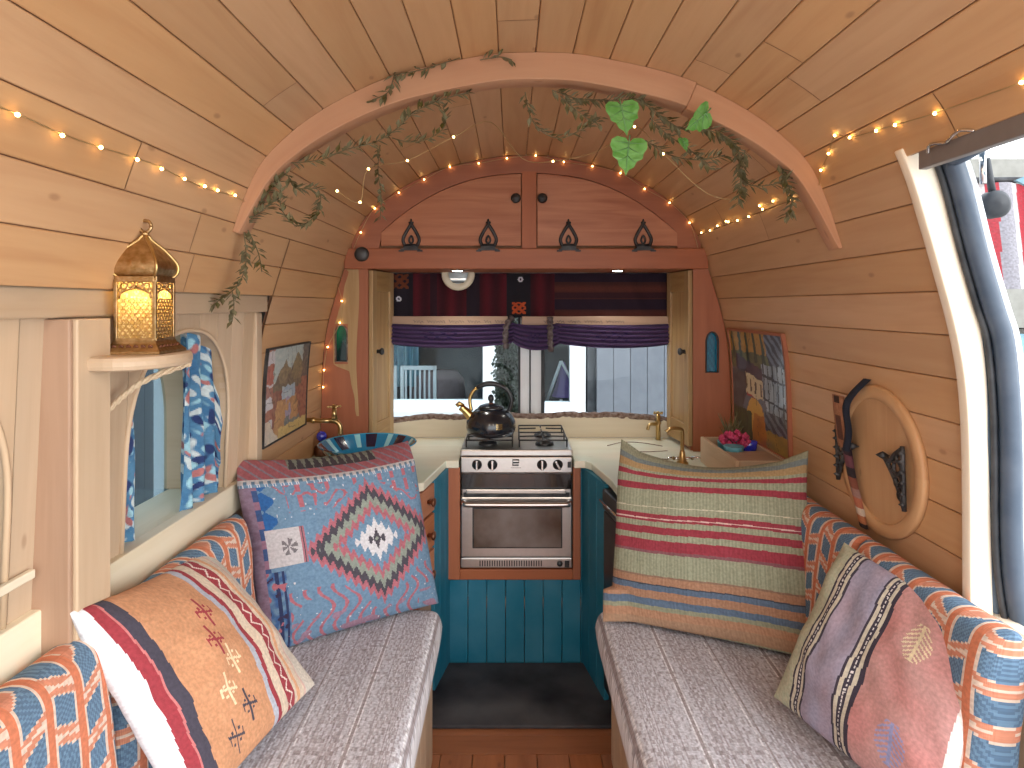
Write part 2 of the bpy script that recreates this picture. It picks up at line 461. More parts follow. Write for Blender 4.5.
# lower wall behind the benches
mb = MB()
mb.box(wallx(-.62, 1), wallx(-.62, 1) + .02, 1.0, 3.3, -1.45, ZB[NW] + .005)
struct(mb.build('trim_6', M['oak']))
mb = MB(); mb.box(wallx(-.62, -1) - .04, wallx(-.62, -1) - .02, -.9, 3.3, -1.45, -.6)
struct(mb.build('trim_7', M['oak']))
# floor
mb = MB()
mb.box(-1.0, 1.1, -.9, 3.3, -1.50, -1.461, mi=1)
x = -.95; rr = random.Random(5)
mb.box(-.95, 1.05, 2.10, 2.19, -1.462, -1.45, r=.35)
while x < 1.0:
    y1 = 2.097
    while y1 > -.9:
        y0 = max(-.9, y1 - rr.uniform(.7, 1.1)); mb.box(x + .0015, x + .1015, y0 + .0015, y1, -1.462, -1.45, r=rr.random()); y1 = y0
    x += .103
mb.box(-.95, 1.05, 2.192, 2.64, -1.462, -1.45, r=.6, g=0)
struct(mb.build('floor', [M['floor'], M['gap']], bevel=.0008))
# outer steel skin at the sides, so daylight only comes in by door and windows
mb = MB()
for side in (-1, 1):
    s_end = s_at_z(.0) if side < 0 else s_at_z(.33)
    ns = 30
    def fn(u, v, side=side, s_end=s_end):
        w, z = prof(s_end * u, -.05); return (AX + side * w, lerp(YF, 3.3, v), z)
    mb.grid(fn, ns, 1)
def fn(u, v):
    w, z = prof(lerp(s_at_z(.33), s_at_z(-1.3), u), -.05); return (AX + w, lerp(1.40, 3.3, v), z)
mb.grid(fn, 20, 1)
struct(mb.build('trim_8', M['vanwhite']))

# ---- left side: header rail, posts, vertical boards with arched window openings
XP = -.790
OPEN = [(.80, .235, -.068, -.520, -.333), (1.595, .245, -.062, -.520, -.333)]   # centre y, half width, crown, sill, springing
def arch(o, y):
    t = abs(y - o[0]) / o[1]
    if t >= 1: return None
    return o[4] + (o[2] - o[4]) * (1 - t ** 2.3) ** (1 / 2.3)
def px(z): return XP - .025 * (-z) / .56
mb = MB()
edges = [-.9, -.72, -.55, -.40, -.26, -.12, .02, .16, .30, .44, .56, .68, .80, .93, 1.045, 1.11, 1.20, 1.28, 1.35, 1.44, 1.54, 1.65, 1.75, 1.842, 1.92, 2.035]
for a, b in zip(edges, edges[1:]):
    r = random.random(); a2, b2 = a + .0015, b - .0015; N = 10
    ys = [lerp(a2, b2, k / N) for k in range(N + 1)]
    for k in range(N):
        ya, yb = ys[k], ys[k + 1]; o = None
        for q in OPEN:
            if arch(q, (ya + yb) / 2) is not None: o = q
        lo0 = lo1 = -.56
        if o:
            lo0 = arch(o, ya); lo1 = arch(o, yb)
            if lo0 is None: lo0 = o[4] - .0
            if lo1 is None: lo1 = o[4] - .0
        zt = .0
        b0 = mb.add([(px(lo0), ya, lo0), (px(lo1), yb, lo1), (px(zt), yb, zt), (px(zt), ya, zt),
                     (px(lo0) - .022, ya, lo0), (px(lo1) - .022, yb, lo1), (px(zt) - .022, yb, zt), (px(zt) - .022, ya, zt)])
        mb.face([b0 + 3, b0 + 2, b0 + 1, b0], None, r, g=2); mb.face([b0 + 4, b0 + 5, b0 + 6, b0 + 7], None, r, g=2)
        mb.face([b0, b0 + 1, b0 + 5, b0 + 4], None, r, g=1)
        if k == 0: mb.face([b0, b0 + 4, b0 + 7, b0 + 3], None, r, g=2)
        if k == N - 1: mb.face([b0 + 1, b0 + 2, b0 + 6, b0 + 5], None, r, g=2)
    for q in OPEN:                                                     # straight jamb below the springing
        pass
# backing panel strips behind seams
for e in edges[1:-1]:
    if all(abs(e - q[0]) > q[1] + .005 for q in OPEN): mb.box(XP - .05, XP - .0465, e - .01, e + .01, -.55, .0, mi=1)
struct(mb.build('trim_2', [M['oak'], M['gap']]))
# window reveals, frames and panes
for n, q in enumerate(OPEN):
    mb = MB()
    loop = []
    K = 28
    ya, yb = q[0] - q[1], q[0] + q[1]
    loop.append((ya, q[3])); 
    for k in range(K + 1):
        y = q[0] - q[1] * math.cos(PI * k / K); t = abs(y - q[0]) / q[1]
        loop.append((y, q[4] + (q[2] - q[4]) * max(0, 1 - t ** 2.3) ** (1 / 2.3)))
    loop.append((yb, q[3]))
    b = len(mb.v)
    for (y, z) in loop: mb.v.append((px(z) - .002, y, z)); mb.v.append((-.985, y, z))
    for k in range(len(loop) - 1):
        mb.face([b + 2 * k, b + 2 * k + 1, b + 2 * k + 3, b + 2 * k + 2], None, .4, g=0, sm=True)
    # small bead round the arch
    mb.tube([(px(z) + .001, y, z) for (y, z) in loop], .006, 6)
    w = mb.build('window_%d' % (n + 1), [M['oak']]); struct(w)
    g = MB(); g.box(-.982, -.978, ya - .12, yb + .12, -.60, -.0); g.build('pane', M['glassd'], w)
    f = MB()
    for (y0, y1, z0, z1) in ((ya - .16, yb + .16, -.66, -.545), (ya - .16, ya - .03, -.6, .02), (yb + .03, yb + .16, -.6, .02), (ya - .16, yb + .16, -.035, .03)):
        f.box(-1.0, -.975, y0, y1, z0, z1)
    f.build('frame', M['dkrubber'], w)
    s = MB(); y0, y1 = (.27, 1.108) if n == 0 else (1.205, 1.99)
    s.box(-.975, -.812, y0, y1, -.535, -.521); s.box(-.83, -.796, y0, y1, -.598, -.515)
    s.build('sill', M['sill'], w, bevel=.003)
mb = MB()
mb.box(-1.02, -.985, -.9, 3.3, -1.45, -.60); mb.box(-1.02, -.99, -.9, .55, -.62, .02); mb.box(-1.02, -.99, 1.05, 1.34, -.62, .02); mb.box(-1.02, -.99, 1.85, 3.3, -.62, .02)
mb.box(-1.02, -.80, -.9, 3.3, -.01, .05); mb.box(-1.02, -.86, 3.2, 3.3, -1.45, .04)
struct(mb.build('trim_9', M['vanwhite']))
# header rail, post, end trims
mb = MB(); mb.box(-.86, -.768, -.9, 2.045, -.022, .03); struct(mb.build('trim_3', M['oak'], bevel=.004))
mb = MB(); mb.box(-.86, -.742, 1.11, 1.203, -.600, -.024, r=.35, mi=0); mb.box(-.86, -.748, 1.099, 1.1095, -.600, -.024, r=.2, mi=1)
struct(mb.build('trim_4', [M['oak'], M['oakd']], bevel=.003))
mb = MB(); mb.box(-.86, -.785, 2.0, 2.043, -.56, -.024, r=.3); struct(mb.build('trim_5', M['oak'], bevel=.003))

# ---- arched rib across the ceiling
t = struct(bpy.data.objects.new('trim_1', None)); COL.objects.link(t); WL[t.name] = V((0, 0, 0))
SR = s_at_z(.145)
def rib(sa, sb, ya, yb, thk=.068):
    mb = MB(); N = 48
    def sec(u):
        s = lerp(sa, sb, u); a = abs(s) / SR; th = thk * (1 - .86 * a ** 3.2)
        sd = 1 if s >= 0 else -1
        wo, zo = prof(abs(s), .001); wi, zi = prof(abs(s), th)
        return (AX + sd * wo, zo), (AX + sd * wi, zi), s
    b = len(mb.v); 
    for k in range(N + 1):
        o, i, s = sec(k / N)
        for p, y in ((o, ya), (i, ya), (i, yb), (o, yb)): mb.v.append((p[0], y, p[1]))
    for k in range(N):
        sA = lerp(sa, sb, k / N); sB = lerp(sa, sb, (k + 1) / N)
        for e in range(3):
            mb.face([b + 4 * k + e, b + 4 * (k + 1) + e, b + 4 * (k + 1) + e + 1, b + 4 * k + e + 1],
                    [(sA, e * .07), (sB, e * .07), (sB, e * .07 + .07), (sA, e * .07 + .07)], .3 + .3 * (sa > 0), sm=(e == 1))
    mb.face([b, b + 1, b + 2, b + 3], None, .5); mb.face([b + 4 * N + 3, b + 4 * N + 2, b + 4 * N + 1, b + 4 * N], None, .5)
    return mb.build('arch_section', M['rib'], t, bevel=.002)
s1 = .415
rib(-s_at_z(.185), s1, 1.635, 1.70); rib(s1 + .001, SR, 1.643, 1.70, .072)

# ---- side door opening on the right: timber lining, header rail, steel pillar, rubber seal
s0, s1_ = s_at_z(.312), s_at_z(-.62)
def strip(mb, sa, sb, d0, d1, y0, y1, N=30, r=.4, cap=True):
    b = len(mb.v)
    for k in range(N + 1):
        s = lerp(sa, sb, k / N); a = prof(s, d0(k / N) if callable(d0) else d0); c = prof(s, d1(k / N) if callable(d1) else d1)
        for p, y in ((a, y0), (c, y0), (c, y1), (a, y1)): mb.v.append((AX + p[0], y, p[1]))
    for k in range(N):
        for e in range(4):
            f = (e + 1) % 4
            mb.face([b + 4 * k + e, b + 4 * (k + 1) + e, b + 4 * (k + 1) + f, b + 4 * k + f],
                    [(lerp(sa, sb, k / N), e * .1), (lerp(sa, sb, (k + 1) / N), e * .1), (lerp(sa, sb, (k + 1) / N), e * .1 + .1), (lerp(sa, sb, k / N), e * .1 + .1)], r, sm=True)
    if cap:
        mb.face([b, b + 1, b + 2, b + 3], None, r); mb.face([b + 4 * N + 3, b + 4 * N + 2, b + 4 * N + 1, b + 4 * N], None, r)
d = struct(bpy.data.objects.new('door_1', None)); COL.objects.link(d); WL[d.name] = V((0, 0, 0))
mb = MB(); strip(mb, s0, s1_, lambda u: lerp(-.085, -.022, min(1, u * 1.6) ** .7), lambda u: .004 + .020 * u, 1.292, 1.318); mb.build('door_lining', M['post'], d, bevel=.003)
mb = MB(); w = wallx(-.62, 1); mb.box(w - .035, w + .05, 1.215, 1.31, -.640, -.618); mb.box(w + .006, w + .048, 1.25, 1.30, -1.45, -.641); mb.build('door_ledge', M['post'], d, bevel=.003)
mb = MB(); zx = prof(s_at_z(.30))[0] + AX
mb.box(zx + .005, zx + .022, -.6, 1.26, .262, .315); mb.build('header_rail', M['rail'], d, bevel=.002)
mb = MB(); mb.tube(bez([(zx, 1.10, .295), (zx - .012, 1.12, .30), (zx - .012, 1.15, .29), (zx, 1.17, .292), (zx - .01, 1.2, .296), (zx - .004, 1.215, .285)]), .003, 6)
mb.build('catch', M['chrome'], d)
def vpath(off, y, lo=-1.2):
    """the curved edge of the steel door frame: (x, z) stations from head to foot"""
    st = [(.845, .30), (.868, .23), (.898, .11), (.930, -.0), (.951, -.07), (.962, -.18), (.966, -.29), (.967, -.45), (.975, -.56), (.995, -.66), (1.03, -.78), (1.05, -.95), (1.05, lo)]
    return bez([(x + off, y, z) for x, z in st], 4)
mb = MB(); Pp = vpath(0, 0); b = len(mb.v)
for p in Pp:
    for dx, y in ((-.018, 1.30), (.020, 1.30), (.020, 1.36), (-.018, 1.36)): mb.v.append((p.x + dx, y, p.z))
for k in range(len(Pp) - 1):
    for e in range(4): mb.face([b + 4 * k + e, b + 4 * (k + 1) + e, b + 4 * (k + 1) + (e + 1) % 4, b + 4 * k + (e + 1) % 4], None, .5, sm=True)
mb.build('door_pillar', M['vangrey'], d)
hd = [(.905, .2, .33), (.90, .9, .325), (.89, 1.1, .315), (.875, 1.20, .305), (.855, 1.262, .285)]
mb = MB(); mb.tube(bez(hd, 5)[:-1] + vpath(.012, 1.275), .019, 10); mb.build('rubber_seal', M['rubber'], d)
mb = MB(); mb.tube(vpath(-.012, 1.285), .006, 8); mb.tube(vpath(.034, 1.285), .004, 8); mb.build('seal_lip', M['dkrubber'], d)
mb = MB(); Pp = vpath(.040, 0); b = len(mb.v)
for p in Pp:
    for dx, y in ((-.012, 1.27), (.004, 1.27), (.004, 1.30), (-.012, 1.30)): mb.v.append((p.x + dx, y, p.z))
for k in range(len(Pp) - 1):
    for e in range(4): mb.face([b + 4 * k + e, b + 4 * (k + 1) + e, b + 4 * (k + 1) + (e + 1) % 4, b + 4 * k + (e + 1) % 4], None, .5, sm=True)
mb.build('outer_jamb', M['vanwhite'], d)
mb = MB(); mb.prism([(.868, .215), (.90, .228), (1.25, .150), (1.25, .09), (1.0, .15)], 1, 1.12, 1.126); mb.build('hinge_arm', M['deck'], d)
mb = MB(); mb.tube([(.912, 1.26, .30), (.913, 1.26, .235)], .006, 8); mb.build('hinge_pin', M['chrome'], d)
mb = MB(); mb.box(.87, .95, -.6, 1.4, .34, .42); mb.build('roof_channel', M['vangrey'], d)
# ================================================================ REAR: OVERHEAD CABINET, COLUMNS, WINDOW
YC = 2.75
def ceil_z(x):
    a, b = 0, _S[-1]; w = abs(x - AX)
    for _ in range(40):
        m = (a + b) / 2
        if prof(m)[0] < w: a = m
        else: b = m
    return prof(a)[1]
cab = thing('overhead_cabinet', (AX, YC, .16), 'reddish arched wooden cabinet with two doors over the rear window', 'cabinet')
# face frame as an arch with two door openings, built in vertical strips
mb = MB()
DL = (-.555, .040); DR = (.105, .700)
def dtop(x):
    c = .072; t = abs(x - c) / .62
    return min(.555, max(.25, .555 - .245 * t ** 2.35))
def strips(mb, x0, x1, zlo, zhi, y0, y1, N=24, r=.3, g=0):
    b = len(mb.v)
    for k in range(N + 1):
        x = lerp(x0, x1, k / N); a, c = zlo(x), zhi(x)
        for z, y in ((a, y0), (c, y0), (c, y1), (a, y1)): mb.v.append((x, y, z))
    for k in range(N):
        for e in range(4):
            f = (e + 1) % 4
            mb.face([b + 4 * k + e, b + 4 * k + f, b + 4 * (k + 1) + f, b + 4 * (k + 1) + e], None, r, g=g)
    mb.face([b, b + 3, b + 2, b + 1], None, r); mb.face([b + 4 * N, b + 4 * N + 1, b + 4 * N + 2, b + 4 * N + 3], None, r)
wl, wr = wallx(.25, -1) + .004, wallx(.25, 1) - .004
cz = lambda x: ceil_z(x) - .004
strips(mb, wl, wr, lambda x: .238 if DL[0] > x or x > DR[1] else max(.238, dtop(x) + .003), cz, YC, YC + .022, 90, .3)
strips(mb, DL[1] + .002, DR[0] - .002, lambda x: .235, lambda x: .565, YC - .001, YC + .02, 2, .8, g=2)
mb.build('face_frame', M['red'], cab)
mb = MB(); mb.box(wallx(.16, -1) + .006, wallx(.16, 1) - .006, YC - .02, YC + .30, .152, .238, r=.5)
mb.build('beam', M['red'], cab, bevel=.004)
mb = MB(); mb.box(DL[0] - .02, DR[1] + .02, YC + .022, YC + .03, .238, .56, r=0); mb.build('cabinet_back', M['gap'], cab)
for side, (a, b) in enumerate((DL, DR)):
    mb = MB(); strips(mb, a + .002, b - .002, lambda x: .250, lambda x: dtop(x) - .001, YC - .006, YC + .014, 30, .2 + .5 * side)
    dr = mb.build('door', M['door'], cab, bevel=.0015)
    kx = (b - .024) if side == 0 else (a + .022)
    mb = MB(); mb.lathe([(.0, -.002), (.008, 0), (.007, .012), (.019, .018), (.021, .024), (.016, .030), (0, .032)], n=20, m=Matrix.Translation((kx, YC - .006, .447)) @ Matrix.Rotation(PI / 2, 4, 'X'))
    mb.build('knob', M['iron'], dr)
    for hx in ((-.425, -.10) if side == 0 else (.238, .553)):
        # decorative black hinge: base bar, ring-drop shape, finial
        mb = MB(); y = YC - .012
        mb.box(hx - .042, hx + .042, y - .018, y - .008, .229, .236); mb.box(hx - .05, hx - .028, y - .018, y - .009, .224, .230); mb.box(hx + .028, hx + .05, y - .018, y - .009, .224, .230); mb.box(hx - .030, hx + .030, y - .016, y, .236, .247)
        for sx in (-1, 1):
            P = bez([(hx + sx * .026, y, .250), (hx + sx * .034, y, .275), (hx + sx * .022, y, .305), (hx + sx * .004, y, .335), (hx, y, .35)], 5)
            mb.tube(P, [.007] * (len(P) - 5) + [.006, .005, .005, .004, .004], 6)
        P = bez([(hx, y, .256), (hx + .009, y, .272), (hx, y, .292), (hx - .009, y, .272), (hx, y, .256)], 4); mb.tube(P, .004, 6)
        mb.tube([(hx, y, .34), (hx, y, .362)], [.006, .003], 6); mb.tube([(hx - .010, y, .347), (hx + .010, y, .347)], .004, 6)
        mb.tube([(hx - .028, y, .252), (hx + .028, y, .252)], .006, 6)
        mb.build('hinge', M['iron'], dr)
# puck on the beam's left end, downlights
mb = MB(); mb.lathe([(0, 0), (.030, 0), (.031, .006), (.028, .016), (.018, .02), (0, .021)], n=28, m=Matrix.Translation((-.63, YC - .02, .213)) @ Matrix.Rotation(PI / 2, 4, 'X'))
tag(mb.build('beam_puck', M['iron']), 'round black puck fixed at the left end of the wooden beam', 'speaker')
for i, (x, wd) in enumerate(((-.235, 'left'), (.455, 'right'))):
    t = thing('downlight', (x, YC + .06, .15), 'small round recessed downlight under the beam, %s one' % wd, 'light', 'downlights under the beam')
    mb = MB(); mb.lathe([(.0, 0), (.026, 0), (.030, -.003), (.030, -.006), (.024, -.006)], o=(x, YC + .05, .153)); mb.build('bezel', M['chrome'], t)
    mb = MB(); mb.lathe([(0, -.009), (.018, -.0085), (.023, -.006)], o=(x, YC + .05, .153)); mb.build('lens', M['led'], t)

# side columns
def column(side, xi, label):
    # red face board from the lining to xi, with an arched coloured niche, and the shuttered cupboard door turned inward
    t = thing('corner_column', (xi, YC, -.6), label, 'cupboard')
    mb = MB(); N = 26; b = len(mb.v)
    rows = []
    zs = [lerp(-.62, .152, k / N) for k in range(N + 1)]
    def xo(z): return wallx(z, side) - side * .004
    # hole for the niche
    nx = xi + (.105 if side > 0 else -.112); hw = .026 if side > 0 else .026; n0, n1 = (-.285, -.115) if side > 0 else (-.24, -.085)
    if side > 0: nx = .847
    else: nx = -.722
    K = 10
    outline = [(nx - hw, n0)] + [(nx - hw * math.cos(q * PI / 2 / K) , n1 - .045 + .045 * (math.sin(q * PI / 2 / K)) ** .9) for q in range(K + 1)]
    outline += [(nx + hw * math.cos(q * PI / 2 / K), n1 - .045 + .045 * (math.sin(q * PI / 2 / K)) ** .9) for q in range(K - 1, -1, -1)] + [(nx + hw, n0)]
    def hole(z):
        if z < n0 or z > n1: return None
        if z < n1 - .045: return hw
        return hw * math.sqrt(max(0, 1 - ((z - n1 + .045) / .045) ** 2.2))
    zz = sorted(set([round(z, 4) for z in zs] + [round(lerp(n0, n1, k / 24), 4) for k in range(25)] + [round(n1 - .0005 * k, 4) for k in range(1, 4)]))
    xa, xb = (xi, None) if side > 0 else (None, xi)
    for z0, z1 in zip(zz, zz[1:]):
        h0, h1 = hole(z0), hole(z1)
        inn = hole((z0 + z1) / 2) is not None
        segs = []
        A0, A1 = (xi, xi) if side > 0 else (xo(z0), xo(z1)); B0, B1 = (xo(z0), xo(z1)) if side > 0 else (xi, xi)
        if inn:
            h0 = h0 or 0; h1 = h1 or 0
            segs = [(A0, A1, nx - h0, nx - h1), (nx + h0, nx + h1, B0, B1)]
        else: segs = [(A0, A1, B0, B1)]
        for a0, a1, b0, b1 in segs:
            q = mb.add([(a0, YC, z0), (b0, YC, z0), (b1, YC, z1), (a1, YC, z1)]); mb.face([q, q + 1, q + 2, q + 3], None, .4 + .2 * side, g=2)
            q = mb.add([(a0, YC + .02, z0), (b0, YC + .02, z0), (b1, YC + .02, z1), (a1, YC + .02, z1)]); mb.face([q + 3, q + 2, q + 1, q], None, .4, g=2)
    q = len(mb.v)
    for (x, z) in outline: mb.v.append((x, YC, z)); mb.v.append((x, YC + .02, z))
    for k in range(len(outline)):
        j = (k + 1) % len(outline); mb.face([q + 2 * k, q + 2 * j, q + 2 * j + 1, q + 2 * k + 1], None, .4)
    mb.build('face_board', M['red'], t)
    mb = MB()
    def cf(u, v):
        if side > 0: c = mixc(srgb(6, 120, 150), srgb(20, 70, 110), abs(math.sin(u * 9 + v * 14)) * .6)
        else: c = mixc(srgb(4, 40, 40), srgb(16, 120, 78), max(0, min(1, (v - .35) * 1.8 + .2 * math.sin(u * 8))))
        return c
    mb.grid(lambda u, v: (lerp(nx - hw - .004, nx + hw + .004, u), YC + .018, lerp(n0 - .004, n1 + .004, v)), 8, 16, cf)
    mb.build('niche_glass', M['ceramic'], t)
    mb = MB(); mb.tube([(x, YC - .001, z) for x, z in outline], .0035, 6, closed=True); mb.build('niche_bead', M['bark'] if side < 0 else M['dkrubber'], t)
    # inward door
    xd = xi; x2 = xi + (-.028 if side > 0 else .040); y0, y1 = YC + .005, YC + .27
    fr = frame((xd, y0, -.60), (x2 - xd, y1 - y0, 0), (0, 0, 1)); W = math.hypot(x2 - xd, y1 - y0); H = .748
    mb = MB(); s = 1 if side < 0 else -1
    # local: x along door, y normal
    def bx(x0, x1, z0, z1, ya, yb, g, r): mb.box(x0, x1, ya, yb, z0, z1, r=r, g=g, m=fr)
    T = -.02 if side < 0 else .02
    bx(0, .05, 0, H, 0, T, 2, .2); bx(W - .05, W, 0, H, 0, T, 2, .7); bx(.05, W - .05, 0, .09, 0, T, 0, .5); bx(.05, W - .05, H - .09, H, 0, T, 0, .4)
    bx(.05, W - .05, .09, H - .09, T * .3, T * .6, 2, .9)
    dr = mb.build('shutter_door', M['olddoor'], t, bevel=.003)
    mb = MB(); p = fr @ V((.05 if side < 0 else .04, T * 1.0, .40)); nn = (fr.to_3x3() @ V((0, 1 if side > 0 else -1, 0)))
    mb.lathe([(.009, 0), (.008, .01), (.014, .016), (.016, .022), (.011, .028), (0, .03)], n=16, m=Matrix.Translation(p) @ nn.to_track_quat('Z', 'Y').to_matrix().to_4x4()); 
    for a in range(4): mb.tube([p + nn * .02 + V((0, 0, 0)), p + nn * .024 + V((0, math.cos(a * PI / 2) * .014, math.sin(a * PI / 2) * .014))], .005, 5)
    mb.build('knob', M['iron'], dr)
    # post edge of the column
    mb = MB()
    if side > 0: mb.box(xi - .004, xi + .05, YC + .021, YC + .26, -.62, .15)
    else: mb.box(xi - .05, xi + .004, YC + .021, YC + .26, -.62, .15)
    mb.build('side_board', M['red'], t)
    return t
column(-1, -.608, 'left corner cupboard in red wood with an arched green glass niche')
column(1, .766, 'right corner cupboard in red wood with an arched blue glass niche')
# natural pale streak on the left column face, around the niche
mb = MB()
def xl(z):
    T_ = [(-.47, -.657), (-.36, -.672), (-.28, -.690), (-.255, -.752), (-.17, -.757), (-.08, -.752), (-.04, -.735), (.04, -.715), (.15, -.690)]
    for (a, xa_), (b, xb_) in zip(T_, T_[1:]):
        if a <= z <= b: return lerp(xa_, xb_, (z - a) / (b - a)) + .002 * math.sin(z * 60)
    return -.70
def xr(z): return -.652 + .006 * math.sin(z * 11 + 1)
Zs = [lerp(-.47, .15, k / 62) for k in range(63)]
for za, zb in zip(Zs, Zs[1:]):
    zm = (za + zb) / 2; segs = [(xl, xr)]
    if -.246 < zm < -.078: segs = [(xl, lambda z: -.750), (lambda z: -.694, xr)]
    for f0, f1 in segs:
        q = mb.add([(f0(za), YC - .0025, za), (f1(za), YC - .0025, za), (f1(zb), YC - .0025, zb), (f0(zb), YC - .0025, zb)]); mb.face([q, q + 1, q + 2, q + 3], None, .5, g=2)
tag(mb.build('inlay_strip', M['olddoor']), 'pale natural timber strip around the green arched niche', 'wood strip')

# ---- rear doors' window band (structure): frames, glass, mullion
w3 = struct(bpy.data.objects.new('window_3', None)); COL.objects.link(w3); WL[w3.name] = V((0, 0, 0))
mb = MB(); y = 3.14
mb.box(-.95, -.62, y - .02, y + .03, -1.4, .6); mb.box(.78, 1.1, y - .02, y + .03, -1.4, .6); mb.box(-.95, 1.1, y - .02, y + .03, .05, .7); mb.box(-.95, 1.1, y - .02, y + .03, -1.4, -.56)
mb.build('rear_door_skin', M['vanwhite'], w3)
mb = MB(); mb.box(.030, .040, y - .03, y + .04, -.56, .05); mb.box(.140, .156, y - .03, y + .04, -.56, .05); mb.box(.083, .090, y - .03, y + .04, -.56, .05)
mb.box(-.62, -.605, y - .02, y + .04, -.56, .05); mb.box(.765, .78, y - .02, y + .04, -.56, .05); mb.build('window_rubber', M['dkrubber'], w3)
mb = MB(); mb.box(.040, .083, y - .02, y + .04, -.56, .05); mb.box(.090, .140, y - .015, y + .04, -.56, .05); mb.build('centre_pillar', M['vanwhite'], w3)
mb = MB(); mb.box(-.61, .032, y + .01, y + .014, -.57, .06); mb.build('pane', M['glass'], w3); mb = MB(); mb.box(.154, .77, y + .01, y + .014, -.57, .06); mb.build('pane', M['glass'], w3)

# ---- live-edge backboard behind the worktop
t = thing('backboard', (AX, 3.06, -.6), 'pale live-edge timber upstand with bark along the rear window sill', 'board')
def edge(x): return -.515 - .006 * math.sin(x * 9) - .012 * noise.noise(V((x * 6, 3, 0))) - .05 * max(0, x - .55) - .03 * max(0, -x - .35) + .012 * math.exp(-((x - .2) / .25) ** 2)
mb = MB(); strips(mb, -.60, .765, lambda x: -.618, lambda x: edge(x) - .012, 3.035, 3.065, 60, .3); mb.build('board', M['sill'], t)
def fn(u, v):
    x = lerp(-.60, .765, u); z = edge(x); a = lerp(-.6, PI + .3, v); k = .012 + .004 * noise.noise(V((x * 40, v * 4, 1)))
    return (x, 3.05 - math.cos(a) * (k + .006), z - .012 + math.sin(a) * k * 1.3)
mb = MB(); mb.grid(fn, 150, 7); mb.build('bark', M['bark'], t)

# ---- textiles at the window head
def rcol(u, v):
    x = u * 22
    base = srgb(92, 18, 34)
    k = math.sin(u * 60) * .5 + .5
    c = mixc(base, srgb(62, 14, 28), k)
    for a, b, q in ((.0, .17, srgb(36, 28, 40)), (.27, .31, srgb(52, 22, 36)), (.48, .56, srgb(40, 26, 40)), (.72, .86, srgb(30, 28, 38))):
        if a < u < b: c = q
    def x_at(cu, cv, s, col, c):
        du, dv = abs(u - cu) / s, abs(v - cv) / (s * 3.4)
        if du < 1 and dv < 1 and (abs(du - dv) < .3 or abs(du + dv - 1) < .2): return col
        return c
    c = x_at(.79, .22, .04, srgb(196, 84, 44), c); c = x_at(.09, .82, .05, srgb(120, 60, 34), c)
    for cu, cv in ((.085, .42), (.80, .86)):
        d = math.hypot((u - cu), (v - cv) * .26)
        if d < .016: c = srgb(214, 210, 220)
        if d < .006: c = srgb(40, 40, 60)
    return c
t = thing('window_textile', (-.2, 3.06, .15), 'dark red patterned textile hung above the left rear pane', 'textile')
mb = MB(); mb.grid(lambda u, v: (lerp(-.60, .20, u), 3.06 + .006 * math.sin(u * 60), lerp(-.06, .15, v)), 220, 60, rcol, usz=.8, vsz=.2); mb.build('cloth', M['cloth'], t)
def rcol2(u, v):
    c = mixc(srgb(70, 36, 34), srgb(96, 48, 42), .5 + .5 * math.sin(v * 22))
    if v > .8 or abs(v - .3) < .12: c = srgb(40, 24, 44)
    if abs(v - .5) < .06: c = srgb(60, 28, 38)
    return c
mb = MB(); mb.grid(lambda u, v: (lerp(.20, .775, u), 3.055 + .008 * math.sin(u * 25 + v * 3), lerp(-.06, .15, v)), 60, 60, rcol2, usz=.6, vsz=.2)
tag(mb.build('window_textile', M['cloth']), 'dark brown striped textile hung above the right rear pane', 'textile')
# round wooden-rimmed light
t = thing('ring_light', (-.245, 2.99, .135), 'round cream wooden ring fitting half hidden behind the beam', 'light')
T = Matrix.Translation((-.25, 3.03, .145)) @ Matrix.Rotation(PI / 2, 4, 'X')
mb = MB(); mb.lathe([(.045, 0), (.075, 0), (.078, .01), (.072, .016), (.05, .016), (.045, .008), (.045, 0)], n=36, m=T); mb.build('wooden_rim', M['sill'], t)
mb = MB(); mb.lathe([(0, .002), (.047, .002), (.047, .009), (0, .010)], n=30, m=T); mb.build('centre_disc', M['white_pot'], t)
mb = MB(); mb.box(-.036, .036, -.030, -.020, .0095, .0125, m=T); mb.build('vent_bar', M['steel'], t)
mb = MB(); mb.box(-.028, .028, -.042, -.036, .0095, .0125, m=T); mb.build('vent_bar', M['iron'], t)
# inscribed boards
for i, (x0, x1, lb) in enumerate(((-.555, -.02, 'left'), (.045, .735, 'right'))):
    t = thing('inscribed_board', ((x0 + x1) / 2, 3.0, -.08), 'thin wooden board with dark handwriting above the %s rear pane' % lb, 'board', 'inscribed boards at the window head')
    mb = MB(); mb.box(x0, x1, 2.998, 3.012, -.098, -.052); mb.build('board', M['oakd'], t, bevel=.002)
    mb = MB(); x = x0 + .1; rr = random.Random(3 + i)
    while x < x1 - (.05 if i == 0 else .28):
        P = []; n = rr.randint(3, 7)
        for k in range(n * 3): P.append((x + k * .0042, 2.9965, -.076 + (.006 + .004 * (k % 4 == 0)) * math.sin(k * 2.1 + rr.random())))
        mb.tube(P, .0011, 4); x += n * 3 * .0042 + .012
    mb.build('handwriting', M['iron'], t)
